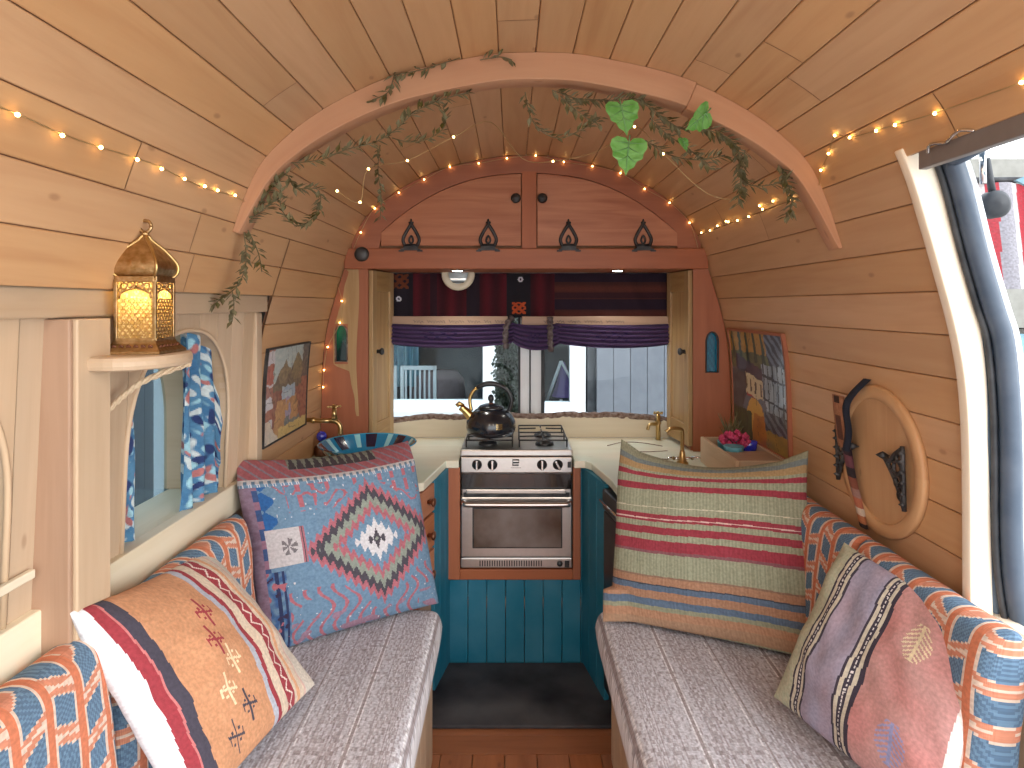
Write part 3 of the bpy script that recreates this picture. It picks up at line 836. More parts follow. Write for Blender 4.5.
# purple swags
def swag(x0, x1, z0, z1, dip, seed, label):
    def fn(u, v):
        x = lerp(x0, x1, u); env = math.sin(PI * u) ** .6
        z = lerp(lerp(-.170, -.198, env) - dip * env, lerp(-.082, -.092, env), v)
        y = 2.995 - .012 * env + .007 * math.sin(v * 34 + 3 * u + seed) + .004 * math.sin(u * 30 + v * 8)
        return (x, y, z)
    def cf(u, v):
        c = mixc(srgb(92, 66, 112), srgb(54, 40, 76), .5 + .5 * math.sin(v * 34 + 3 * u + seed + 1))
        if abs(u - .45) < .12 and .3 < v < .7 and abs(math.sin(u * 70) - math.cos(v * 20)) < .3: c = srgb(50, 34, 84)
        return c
    mb = MB(); mb.grid(fn, 80, 40, cf, usz=.6, vsz=.1)
    return tag(mb.build('swag_drape', M['cloth']), label, 'drape', 'purple swags over the rear window')
swag(-.60, .005, 0, 0, .0, 0, 'purple gathered swag across the top of the left rear pane')
swag(.005, .22, 0, 0, .01, 2, 'short purple swag in front of the centre pillar')
swag(.20, .775, 0, 0, .0, 4, 'purple gathered swag across the top of the right rear pane')
for i, (x, ln, s, lb) in enumerate(((-.59, .09, .03, 'at the far left end'), (-.03, .10, -.035, 'left of the centre pillar'), (.175, .11, .0, 'right of the centre pillar'), (.76, .12, -.01, 'at the far right end'))):
    mb = MB(); P = bez([(x - s, 2.985, -.055), (x - s * .2, 2.978, -.09), (x, 2.98, -.055 - ln), (x + .004, 2.985, -.06 - ln * 1.4)], 5)
    mb.tube(P, [.009 + .009 * math.sin(k * 1.3) ** 2 for k in range(len(P))], 8)
    tag(mb.build('drape_tie', M['tie']), 'dark brown bunched tie holding the purple swag %s' % lb, 'drape tie', 'ties on the purple swags')

# ================================================================ WORKTOP AND UNITS
ZT = -.62
mb = MB()
def slab(pts, r): mb.prism(pts, 2, ZT - .03, ZT, r=r, g=0)
slab([(-.86, 2.255), (-.325, 2.255), (-.308, 2.27), (-.262, 2.585), (-.212, 2.585), (-.212, 3.04), (-.9, 3.04), (-.9, 2.3)], .2)
slab([(.247, 2.585), (.290, 2.585), (.312, 2.55), (.352, 2.30), (.362, 2.09), (.965, 2.09), (.965, 3.04), (.247, 3.04)], .7)
slab([(-.2118, 2.975), (.2468, 2.975), (.2468, 3.04), (-.2118, 3.04)], .5)
# one continuous worktop running round three sides
wt = tag(mb.build('worktop', M['top'], bevel=.004), 'pale yellow wooden worktop running round the cooker', 'worktop')
mb = MB(); rr = random.Random(2)
P = bez([(.42, 2.86, ZT + .001), (.5, 2.93, ZT + .001), (.58, 2.92, ZT + .001), (.66, 2.85, ZT + .001)], 6); mb.tube(P, .0022, 4)
P = bez([(.44, 2.6, ZT + .001), (.52, 2.64, ZT + .001), (.64, 2.60, ZT + .001)], 6); mb.tube(P, .0018, 4)
P = bez([(.48, 2.78, ZT + .001), (.55, 2.74, ZT + .001), (.66, 2.76, ZT + .001)], 6); mb.tube(P, .0018, 4)
mb.build('wood_cracks', M['bark'], wt)
# teal tongue and groove front
t = thing('kitchen_unit', (0, 2.62, -1.45), 'teal painted tongue-and-groove kitchen unit around the cooker', 'cabinet')
mb = MB(); x = -.33
while x < .36:
    x1 = min(x + .076, .37)
    if x1 <= -.252 or x >= .272: mb.box(x + .001, x1 - .001, 2.622, 2.64, -1.448, ZT - .031, g=2)
    else:
        mb.box(x + .001, x1 - .001, 2.622, 2.64, -1.448, -1.06, g=2)
    x = x1
mb.box(-.33, -.24, 2.623, 2.64, -1.1, ZT - .031, g=2); mb.box(.262, .37, 2.623, 2.64, -1.1, ZT - .031, g=2)
mb.build('front_boards', M['teal'], t, bevel=.003)
def angled(p0, p1, z0, z1, name, mat, th=.018, nb=3):
    mb = MB(); fr = frame((p0[0], p0[1], 0), (p1[0] - p0[0], p1[1] - p0[1], 0), (0, 0, 1)); W = math.hypot(p1[0] - p0[0], p1[1] - p0[1])
    for k in range(nb): mb.box(W * k / nb + .001, W * (k + 1) / nb - .001, 0, th, z0, z1, g=2, m=fr)
    return mb.build(name, mat, t, bevel=.002)
angled((-.288, 2.42), (-.250, 2.622), -1.448, ZT - .031, 'angled_panel', M['teal'])
angled((.282, 2.622), (.335, 2.36), -1.448, ZT - .031, 'angled_panel', M['teal'], nb=3)
# left drawer unit beside the teal front
t = thing('drawer_unit', (-.6, 2.35, -1.45), 'brown wooden drawer unit at the end of the left worktop', 'cabinet')
mb = MB(); mb.box(-.88, -.326, 2.262, 2.95, -1.448, ZT - .032, r=.2, g=2); mb.build('carcass', M['red'], t, bevel=.003)
fr = frame((-.322, 2.265, 0), (.034, .155, 0), (0, 0, 1)); W = .158
for z0, z1 in ((-1.04, -.90), (-.89, -.77), (-.76, -.66)):
    mb = MB(); mb.box(.006, W - .006, -.002, .014, z0, z1, g=0, m=fr); dr = mb.build('drawer', M['door'], t, bevel=.003)
    mb = MB(); p = fr @ V((W * .5, -.002, (z0 + z1) / 2)); mb.lathe([(.008, 0), (.007, .012), (.016, .02), (.016, .026), (0, .03)], n=14, m=Matrix.Translation(p) @ V((1, -.2, 0)).to_track_quat('Z', 'Y').to_matrix().to_4x4()); mb.build('knob', M['copper'], dr)
mb = MB(); mb.box(.0, W, .014, .03, -1.448, ZT - .032, g=2, m=fr); mb.build('end_panel', M['oakd'], t)
# fridge on the right
t = thing('fridge', (.45, 2.2, -1.45), 'black fridge under the right worktop beside the striped pillow', 'fridge')
fr = frame((.330, 2.35, 0), (.036, -.24, 0), (0, 0, 1)); W = .243
mb = MB(); mb.box(.366, .90, 2.105, 2.60, -1.40, ZT - .034); mb.build('body', M['fridge'], t, bevel=.004)
mb = MB(); mb.box(.0, W, -.0, .026, -1.38, -.74, m=fr); mb.build('door', M['fridge'], t, bevel=.006)
mb = MB(); mb.box(.0, W, -.004, .03, -.735, -.662, m=fr); mb.build('control_strip', M['black'], t, bevel=.006)
mb = MB(); mb.tube([fr @ V((.01, -.014, -.70)), fr @ V((W - .02, -.014, -.70))], .005, 6); mb.build('handle', M['chrome'], t)

# ---- cooker
ck = thing('cooker', (.018, 2.6, -1.1), 'stainless steel gas cooker with grill and oven set in the teal unit', 'cooker')
X0, X1 = -.205, .241; CX = .018; FY = 2.598
def kbox(name, mat, *a, bevel=.002, parent=ck, **k):
    mb = MB(); mb.box(*a, **k); return mb.build(name, mat, parent, bevel=bevel)
mb = MB(); mb.box(-.256, -.208, 2.600, 2.621, -1.10, ZT - .031, g=2); mb.box(.244, .275, 2.600, 2.621, -1.10, ZT - .031, g=2); mb.box(-.2078, .2438, 2.600, 2.621, -1.10, -1.058, g=0)
mb.build('timber_surround', M['red'], ck, bevel=.003)
kbox('hob_body', M['steel'], X0 + .004, X1 - .004, 2.61, 2.968, -1.05, -.606, bevel=.003)
kbox('hob_top', M['steel'], X0 - .002, X1 + .002, FY - .004, 2.968, -.606, -.578, bevel=.006)
cp = kbox('control_panel', M['steel'], X0, X1, FY, 2.612, -.672, -.608, bevel=.004)
for x in (-.140, -.078, .120, .183):
    m_ = Matrix.Translation((x, FY, -.638)) @ Matrix.Rotation(PI / 2, 4, 'X')
    mb = MB(); mb.lathe([(.020, 0), (.020, .004), (.017, .006), (.016, .016), (.0, .017)], n=24, m=m_); kn = mb.build('knob', M['black'], cp)
    mb = MB(); mb.box(-.0045, .0045, -.018, .018, .012, .024, m=m_ @ Matrix.Rotation(.0 if x < .15 else .5, 4, 'Z')); mb.build('grip', M['chrome'], kn, bevel=.002)
mb = MB(); mb.box(.222, .236, FY - .004, FY, -.650, -.626); mb.build('ignition_button', M['black'], cp, bevel=.002)
# maker's emblem and small printing
mb = MB(); ex, ez = .016, -.628
mb.tube([(ex - .012, FY - .0008, ez - .002), (ex + .012, FY - .0008, ez - .002), (ex + .012, FY - .0008, ez + .009), (ex - .013, FY - .0008, ez + .009), (ex - .013, FY - .0008, ez - .012), (ex + .011, FY - .0008, ez - .012)], .0030, 4)
mb.build('emblem', M['black'], cp)
mb = MB(); 
for k in range(11): mb.box(ex - .019 + k * .0036, ex - .017 + k * .0036, FY - .0006, FY, -.652, -.649)
mb.build('lettering', M['iron'], cp)
gd = kbox('grill_door', M['dkglass'], X0 + .003, X1 - .003, FY + .002, 2.612, -.738, -.674, bevel=.003)
kbox('grill_handle', M['steel'], X0 + .022, X1 - .026, FY - .014, FY - .002, -.752, -.733, parent=gd, bevel=.004)
od = kbox('oven_door', M['steel'], X0, X1, FY, 2.612, -1.010, -.768, bevel=.005)
kbox('door_window_bezel', M['iron'], X0 + .047, X1 - .040, FY - .0035, FY + .001, -.972, -.808, parent=od, bevel=.012)
kbox('door_window', M['ovenin'], X0 + .051, X1 - .044, FY - .005, FY + .001, -.968, -.812, parent=od, bevel=.010)
mb = MB(); mb.tube(bez([(X0 + .012, FY - .004, -.788), (X0 + .02, FY - .028, -.788), (X0 + .05, FY - .034, -.788), (X1 - .05, FY - .034, -.788), (X1 - .02, FY - .028, -.788), (X1 - .012, FY - .004, -.788)], 5), .011, 10); mb.build('door_handle', M['steel'], od)
mb = MB(); mb.box(X0 + .01, X1 - .01, FY + .004, 2.614, -.768, -.752); mb.build('door_seal', M['iron'], ck)
pl = kbox('plinth', M['steel'], X0, X1, FY + .002, 2.614, -1.052, -1.013, bevel=.003)
mb = MB()
for k in range(26): mb.box(X0 + .075 + k * .0098, X0 + .0795 + k * .0098, FY - .0008, FY + .003, -1.044, -1.022)
mb.build('vent_slots', M['black'], pl)
mb = MB(); mb.lathe([(.012, 0), (.010, .006), (0, .007)], m=Matrix.Translation((X1 - .05, FY, -1.034)) @ Matrix.Rotation(PI / 2, 4, 'X')); mb.box(X1 - .03, X1 - .012, FY - .001, FY + .002, -1.048, -1.022); mb.build('lock_and_plate', M['black'], pl)
for bx_, by_ in ((-.10, 2.70), (-.10, 2.87), (.135, 2.70), (.135, 2.87)):
    mb = MB(); mb.lathe([(.04, 0), (.036, .012), (.026, .014), (.026, .02), (0, .022)], o=(bx_, by_, -.580)); mb.build('burner', M['black'], ck)
for a, b in ((X0 + .02, .002), (.030, X1 - .018)):
    mb = MB(); z = -.546; R_ = .0032
    mb.tube([(a, 2.625, z), (b, 2.625, z), (b, 2.945, z), (a, 2.945, z)], R_, 6, closed=True); mb.tube([(a, 2.785, z), (b, 2.785, z)], R_, 6)
    for yy in (2.70, 2.87):
        c = (a + b) / 2
        for dx, dy in ((1, 0), (-1, 0), (0, 1), (0, -1)):
            q = (a if dx < 0 else b) if dx else c; w_ = yy + dy * .078 if dy else yy
            mb.tube([(c + dx * .022, yy + dy * .022, z + .002), (q, w_, z)], R_, 6)
    for fx in (a, b):
        for fy in (2.64, 2.785, 2.93): mb.tube([(fx, fy, z), (fx, fy, -.579)], R_, 6)
    mb.build('pan_support', M['iron'], ck)

# ---- kettle
kt = thing('kettle', (-.085, 2.72, -.544), 'glossy black whistling kettle with gold handle on the hob', 'kettle')
K0 = V((-.088, 2.72, -.5425))
mb = MB(); mb.lathe([(0, 0), (.080, 0), (.096, .006), (.104, .03), (.102, .058), (.088, .086), (.064, .106), (.045, .112), (0, .113)], o=K0, n=40); bd = mb.build('body', M['kettle'], kt)
mb = MB(); mb.lathe([(.052, .108), (.056, .113), (.048, .121), (.025, .129), (0, .131)], o=K0, n=32); ld = mb.build('lid', M['kettle'], kt)
mb = MB(); mb.lathe([(.010, .129), (.007, .136), (.012, .146), (.0125, .156), (.008, .166), (0, .169)], o=K0, n=18); mb.build('lid_knob', M['black'], ld)
mb = MB(); mb.lathe([(.011, .128), (.012, .131), (.008, .134)], o=K0, n=18); mb.build('lid_collar', M['copper'], ld)
mb = MB(); mb.tube(bez([K0 + V((-.078, -.01, .07)), K0 + V((-.102, -.012, .098)), K0 + V((-.125, -.014, .118))], 4), [.020, .020, .019, .018, .017, .016, .015, .015, .016], 14); mb.build('spout', M['gold'], kt)
mb = MB(); mb.tube([K0 + V((-.112, -.013, .124)), K0 + V((-.132, -.014, .132)), K0 + V((-.142, -.014, .122))], [.006, .011, .009], 10); mb.build('whistle', M['gold'], kt)
H_ = bez([K0 + V((-.082, 0, .10)), K0 + V((-.088, 0, .15)), K0 + V((-.066, 0, .19)), K0 + V((-.02, 0, .212)), K0 + V((.03, 0, .208)), K0 + V((.072, 0, .182)), K0 + V((.086, 0, .14)), K0 + V((.075, 0, .10))], 5)
mb = MB(); mb.tube(H_[:12], .0075, 10); mb.build('handle_bracket', M['gold'], kt)
mb = MB(); mb.tube(H_[11:], [.0085 + .003 * math.sin(min(1, k / 10) * PI) for k in range(len(H_) - 11)], 10); mb.build('handle', M['black'], kt)
mb = MB()
for zz_, ww in ((.058, .020), (.050, .024), (.042, .016)):
    n = 7
    for k in range(n):
        a = -PI / 2 + .38 + (k - n / 2) * .036; mb.box(-.0018, .0018, -.0004, .0004, -.0028, .0028, m=Matrix.Translation(K0 + V((math.cos(a) * .1036, math.sin(a) * .1036, zz_))) @ Matrix.Rotation(a + PI / 2, 4, 'Z'))
mb.build('printed_mark', M['gold'], kt)

# ---- taps
def tap_cross(mb, p, s=1.):
    p = V(p)
    for a in range(4): 
        d = V((math.cos(a * PI / 2 + .5), math.sin(a * PI / 2 + .5), 0)) * .024 * s
        mb.tube([p, p + d], [.005 * s, .004 * s], 6); mb.lathe([(0, -.006 * s), (.006 * s, 0), (0, .006 * s)], o=p + d, n=8)
    mb.lathe([(.007 * s, -.006), (.008 * s, 0), (.005 * s, .008), (0, .009)], o=p, n=12)
t = thing('wall_tap', (-.80, 2.5, -.45), 'brass garden-style tap on a long pipe on the left wall', 'tap')
yT = 2.56; 
mb = MB(); mb.tube([(-.855, yT, -.452), (-.835, yT, -.452)], .016, 12); mb.tube([(-.836, yT, -.60), (-.836, yT, -.452)], .008, 10); mb.tube([(-.836, yT, -.452), (-.74, yT, -.456), (-.71, yT, -.455)], .009, 10); mb.tube([(-.79, yT, -.454), (-.775, yT, -.454)], .013, 8); mb.build('pipe', M['brass'], t)
mb = MB(); mb.tube(bez([(-.72, yT, -.455), (-.695, yT, -.458), (-.678, yT, -.475), (-.676, yT, -.51)], 5), .010, 10); mb.tube([(-.70, yT, -.452), (-.70, yT, -.405)], [.012, .008], 10); mb.lathe([(.013, 0), (.013, .01)], o=(-.70, yT, -.448), n=6, sm=False); mb.build('spout', M['brass'], t)
mb = MB(); tap_cross(mb, (-.70, yT, -.40)); mb.build('cross_handle', M['brass'], t)
t = thing('sill_tap', (.675, 2.99, -.55), 'small brass tap with cross handle at the window sill', 'tap')
mb = MB(); mb.tube([(.67, 2.98, -.618), (.67, 2.98, -.50)], [.012, .009], 10); mb.lathe([(.014, 0), (.014, .012)], o=(.67, 2.98, -.545), n=6, sm=False); mb.tube(bez([(.67, 2.98, -.548), (.63, 2.97, -.545), (.62, 2.97, -.57)], 4), .008, 8); mb.build('body', M['brass'], t)
mb = MB(); tap_cross(mb, (.67, 2.98, -.495)); mb.build('cross_handle', M['brass'], t)
t = thing('mixer_tap', (.66, 2.52, -.62), 'brass swan neck mixer tap on the right worktop', 'tap')
bx_, by_ = .66, 2.52
mb = MB(); mb.lathe([(.024, 0), (.022, .012), (.014, .018), (.011, .05), (.008, .06)], o=(bx_, by_, -.62), n=18); mb.tube(bez([(bx_, by_, -.57), (bx_, by_, -.50), (bx_ - .004, by_, -.484), (bx_ - .02, by_ - .005, -.478), (bx_ - .05, by_ - .01, -.478), (bx_ - .066, by_ - .012, -.49)], 5), .0075, 10); mb.build('spout', M['brass'], t)
mb = MB(); 
for d in (-1, 1): mb.tube([(bx_, by_, -.595), (bx_ + d * .035, by_ - .01, -.592)], .006, 8); mb.tube([(bx_ + d * .035, by_ - .01, -.592), (bx_ + d * .062, by_ - .03, -.586)], [.008, .004], 8)
mb.build('lever_handle', M['chrome'], t)

# ---- blue patterned bowl (left worktop) and blue bottle stopper
def bcol(i, k):
    a = k / 48; z = i
    c = srgb(20, 140, 190)
    if i >= 9:
        c = srgb(24, 128, 176)
        if k % 6 in (0, 1) and i in (10, 11): c = srgb(30, 28, 60)
        elif k % 6 == 3 and i in (10, 11): c = srgb(150, 214, 226)
        elif i in (9,): c = srgb(60, 170, 210)
        return c
    if i in (1, 2, 9, 10) : c = srgb(10, 96, 160)
    if (k % 6) in (0, 1) and 3 < i < 9: c = srgb(24, 30, 70)
    if (k % 6) == 3 and i in (3, 5, 7): c = srgb(170, 220, 230)
    if (k + i) % 6 == 4 and 2 < i < 10: c = srgb(120, 200, 220)
    return c
mb = MB(); mb.lathe([(.0, .0), (.09, .0), (.10, .008), (.13, .03), (.155, .055), (.178, .082), (.183, .086), (.186, .088), (.187, .090), (.184, .092), (.18, .089), (.16, .068), (.135, .045), (.10, .018), (.0, .012)], o=(-.555, 2.50, ZT + .001), n=48, cf=bcol)
tag(mb.build('fruit_bowl', M['ceramic']), 'wide turquoise blue patterned bowl on the left worktop', 'bowl')
t = thing('bottle', (-.80, 2.70, ZT), 'dark bottle with cobalt blue stopper beside the blue bowl', 'bottle')
mb = MB(); mb.lathe([(0, 0), (.028, .0), (.03, .01), (.03, .035), (.012, .05), (.010, .058)], o=(-.785, 2.68, ZT), n=20); mb.build('body', M['copper'], t)
mb = MB(); mb.lathe([(.0, .058), (.012, .060), (.02, .070), (.022, .080), (.018, .092), (.008, .099), (0, .10)], o=(-.785, 2.68, ZT), n=20); mb.build('stopper', M['bluegls'], t)

# ---- planter box on the right worktop
t = thing('planter_box', (.84, 2.35, ZT), 'pale wooden box holding pots on the right worktop below the street picture', 'box')
zt, zb = -.52, ZT + .001; xa, xb = .745, .925; ya, yb = 2.17, 2.57
mb = MB(); mb.box(xa, xa + .014, ya, yb, zb, zt, g=1); mb.box(xb - .014, xb, ya, yb, zb, zt, g=1); mb.box(xa + .015, xb - .015, ya, ya + .014, zb, zt - .001, g=0); mb.box(xa + .015, xb - .015, yb - .014, yb, zb, zt - .001, g=0)
mb.box(xa + .014, xb - .014, ya + .014, yb - .014, zb, zb + .01); mb.build('sides', M['oak'], t, bevel=.002)
mb = MB(); mb.box(xa + .016, xb - .016, ya + .016, ya + .16, zt - .02, zt - .004); mb.build('shelf_slat', M['oakd'], t)
t = thing('potted_plant', (.82, 2.45, ZT), 'spiky green plant with bright pink blossom in the wooden box', 'plant')
mb = MB(); mb.lathe([(0, 0), (.04, 0), (.052, .08), (.054, .09), (.046, .09), (.044, .078), (0, .075)], o=(.835, 2.47, zb + .011), n=20); mb.build('pot', M['potblue'], t)
rr = random.Random(9); mb = MB()
for k in range(34):
    a = rr.uniform(0, 2 * PI); l = rr.uniform(.08, .14); sp = rr.uniform(.02, .07)
    p = V((.84, 2.50, -.55)); mb.tube([p, p + V((math.cos(a) * sp * .5, math.sin(a) * sp * .5, l * .6)), p + V((math.cos(a) * sp, math.sin(a) * sp, l))], [.004, .003, .0008], 5)
mb.build('spikes', M['leaf'], t)
mb = MB()
for k in range(60):
    d = V((rr.gauss(0, 1), rr.gauss(0, 1), rr.gauss(0, 1))).normalized(); p = V((.83, 2.42, -.50)) + V((d.x * .05, d.y * .04, d.z * .026))
    mb.lathe([(0, -.012), (.011, 0), (0, .012)], o=p, n=7)
mb.build('blossom', M['pinkyarn'], t)
mb = MB(); mb.lathe([(0, 0), (.030, 0), (.034, .035), (.036, .045), (.03, .045), (0, .04)], o=(.80, 2.345, -.553), n=18); tag(mb.build('small_pot', M['potblue']), 'little turquoise pot in front of the pink blossom', 'pot')
mb = MB(); mb.lathe([(0, 0), (.024, 0), (.03, .03), (.03, .05), (.022, .055), (0, .055)], o=(.89, 2.44, -.56), n=18); tag(mb.build('small_jar', M['bluegls']), 'small dark blue jar behind the pink blossom against the picture', 'jar')
# ================================================================ PICTURES ON THE SIDE WALLS
def wall_panel(mb, side, y0, y1, z0, z1, off, nu, nv, cf):
    """painted sheet following the curved lining; u runs away from the viewer"""
    def fn(u, v):
        z = lerp(z0, z1, v); return (wallx(z, side) - side * off, lerp(y0, y1, u), z)
    mb.grid(fn, nu, nv, cf, flip=(side > 0), usz=(y1 - y0), vsz=(z1 - z0))
def frame_strip(mb, side, y0, y1, z0, z1, w, t, r=.3):
    N = 10
    for k in range(N):
        for (a, b) in ((y0 - w, y0), (y1, y1 + w)):
            za, zb = lerp(z0, z1, k / N), lerp(z0, z1, (k + 1) / N)
            q = mb.add([(wallx(za, side) - side * t, a, za), (wallx(za, side) - side * t, b, za), (wallx(zb, side) - side * t, b, zb), (wallx(zb, side) - side * t, a, zb),
                        (wallx(za, side), a, za), (wallx(za, side), b, za), (wallx(zb, side), b, zb), (wallx(zb, side), a, zb)])
            for f in ((0, 1, 2, 3), (0, 3, 7, 4), (1, 5, 6, 2)): mb.face([q + i for i in f], None, r, g=2)
    for z in (z0 - w, z1):
        X = wallx(z + w / 2, side); mb.box(min(X - side * t, X), max(X - side * t, X), y0 - w, y1 + w, z, z + w, r=r)
def h2(x, y, s=0): return noise.noise(V((x, y, s))) * .5 + .5
def street(u, v):     # u: 0 near .. 1 far ; seen from inside: far is left
    x = 1 - u + .035 * (h2(u * 14, v * 16, 21) - .5); y = v + .035 * (h2(u * 15, v * 13, 22) - .5)
    n = h2(x * 9, y * 14)
    if y > .80: c = mixc(srgb(196, 150, 60), srgb(150, 112, 50), n)                       # yellow sky
    elif y > .64: c = mixc(srgb(120, 120, 70), srgb(60, 70, 60), n)
    else: c = mixc(srgb(110, 100, 104), srgb(80, 74, 84), n)
    if y > .72 and abs((x * 7) % 1 - .5) < .12 + .2 * (1 - y): c = srgb(60, 70, 52)       # trees
    if .70 < x + .0 and y > .55 + (.9 - x) * 1.2: c = mixc(srgb(120, 130, 150), srgb(60, 62, 78), (math.sin((x + y) * 60) > 0) * 1.)  # eaves at right
    if .1 < x < .72 and .56 < y - .0 + x * .22 < .80 and y > .55: c = mixc(srgb(92, 70, 82), srgb(60, 50, 66), n)  # roof
    if .28 < x < .62 and .42 < y + x * .18 - .05 < .62:
        c = srgb(206, 190, 158)
        if .47 < y + x * .18 - .05 < .58 and (x * 11) % 1 < .35: c = srgb(90, 70, 60)
    if .30 < x < .60 and .37 < y + x * .2 - .05 < .44: c = srgb(168, 44, 50)              # red awning
    if x > .60 and y < .72: 
        c = mixc(srgb(190, 204, 216), srgb(90, 100, 120), h2(x * 22, y * 5, 3))
        if (x * 13) % 1 < .2 or abs((y + x * .12) % .2 - .1) < .01: c = srgb(40, 42, 54)
    if x < .28 and y < .62: c = mixc(srgb(90, 92, 96), srgb(56, 54, 60), n)
    d = math.hypot((x - .45), (y - .22) * .9)
    if y < .40 and x < .66 and y > -.2 and (y > .0 + (x - .6)):
        if d < .24: c = srgb(100, 104, 118)
        if d < .16 or (abs(x - .45) < .12 and y < .22): c = srgb(206, 158, 74)
    if y < .26 and y < .32 - abs(x - .5) * .3 and x > .35 + y * .3: c = mixc(srgb(200, 130, 50), srgb(160, 92, 40), n)     # path
    if x > .62 and y < .32 and y > .30 - (x - .4) * .8 + .05: c = mixc(srgb(110, 114, 126), srgb(60, 60, 74), (math.sin(x * 50 + y * 70) > 0) * 1.)
    if x > .64 and y < .16: c = mixc(srgb(190, 150, 60), srgb(120, 110, 60), n)
    if x < .38 and y < .26: c = mixc(srgb(70, 84, 52), srgb(40, 52, 40), h2(x * 30, y * 9))
    if abs(math.sin(x * 23 + h2(x * 3, y * 3) * 6)) < .06: c = mixc(c, srgb(30, 28, 32), .6)
    return c
t = thing('street_picture', (.95, 2.43, -.32), 'glossy painting of houses and an archway on the right wall', 'picture')
mb = MB(); wall_panel(mb, 1, 2.16, 2.70, -.52, -.098, .010, 90, 110, street); mb.build('painting', M['paint'], t)
mb = MB(); frame_strip(mb, 1, 2.165, 2.695, -.515, -.105, .010, .014); mb.build('frame', M['red'], t)
def village(u, v):
    x = u + .06 * (h2(u * 12, v * 14, 21) - .5); y = v + .05 * (h2(u * 13, v * 12, 22) - .5); n = h2(x * 9, y * 12, 5)
    c = mixc(srgb(150, 60, 50), srgb(110, 60, 60), n)
    if y > .62: c = srgb(170, 196, 200)
    for cx, hh in ((.42, .86), (.72, .92)):
        if .52 < y < hh - abs(x - cx) * 1.1: c = mixc(srgb(92, 84, 60), srgb(130, 120, 84), n) if abs(x - cx) < .12 else srgb(70, 62, 50)
    if .52 < y < .6: c = srgb(70, 70, 56)
    if .36 < x < .68 and .38 < y < .56: c = mixc(srgb(110, 160, 200), srgb(190, 210, 216), n)
    if y < .42 and abs(x - .5) < .32 - y * .2: c = mixc(srgb(206, 158, 96), srgb(170, 110, 74), h2(x * 20, y * 20))
    if y < .42 and abs(x - .52) < .06 and n > .4: c = srgb(150, 150, 190)
    if y < .2 and abs(x - .6) < .22 and n > .5: c = srgb(84, 110, 120)
    if x < .16: c = mixc(srgb(206, 206, 216), srgb(150, 70, 60), (math.sin(y * 26) > .2) * 1.)
    if x < .16 and .62 < y < .8: c = srgb(170, 60, 50)
    if x > .84: c = mixc(srgb(60, 60, 66), srgb(150, 70, 54), (y < .6) * 1.)
    if y < .24 and x < .32 - y: c = srgb(220, 206, 190)
    if y < .12 and x > .3: c = srgb(214, 184, 110)
    if abs(math.sin(x * 17 + h2(x * 4, y * 4) * 9 + y * 6)) < .10: c = mixc(c, srgb(30, 28, 32), .6)
    c = mixc(c, mixc(srgb(60, 50, 60), srgb(220, 190, 150), h2(x * 25, y * 25, 6)), .3)
    return c
t = thing('village_picture', (-.83, 2.44, -.32), 'small colourful town painting on the left wall beside the brass tap', 'picture')
mb = MB(); wall_panel(mb, -1, 2.10, 2.53, -.462, -.145, .008, 90, 110, village); mb.build('painting', M['paint'], t)
mb = MB(); frame_strip(mb, -1, 2.102, 2.528, -.460, -.147, .006, .011); mb.build('frame', M['iron'], t)

# ================================================================ ROUND WOODEN PLAQUE
PY, PZ, PR = 1.635, -.39, .188
t = thing('round_plaque', (.95, PY, PZ), 'round wooden plaque with a raised rim on the right wall', 'plaque')
nz = V((-1, 0, (wallx(PZ + .1, 1) - wallx(PZ - .1, 1)) / .2 * 1.0)).normalized()
tm = Matrix.Translation((wallx(PZ, 1) - .004, PY, PZ)) @ nz.to_track_quat('Z', 'Y').to_matrix().to_4x4()
ys = 1.0
mb = MB(); mb.lathe([(PR, -.004), (PR, .008), (PR - .004, .012), (PR - .030, .012), (PR - .034, .008), (PR - .034, -.004)], n=64, m=tm); mb.build('rim', M['pine'], t)
def disc(mb, R, h, n=48, rr_=12):
    b = len(mb.v)
    mb.grid(lambda u, v: tm @ V((R * u * math.cos(2 * PI * v), R * u * math.sin(2 * PI * v), h)), rr_, n, None, r=.5, flip=False)
b0 = len(mb.f)
mb = MB(); b = len(mb.v); K = 48
mb.v += [tuple(tm @ V((math.cos(2 * PI * k / K) * (PR - .033), math.sin(2 * PI * k / K) * (PR - .033), .003))) for k in range(K)]
mb.face(list(range(K)), [((PR * math.sin(2 * PI * k / K)), (PR * math.cos(2 * PI * k / K))) for k in range(K)], .5); mb.build('disc', M['pine'], t)
tz_ = (V((0, 0, 1)) - nz * nz.z).normalized()
def lp(y, z, h): return V((wallx(PZ, 1) - .004, y, PZ)) + tz_ * z + nz * h
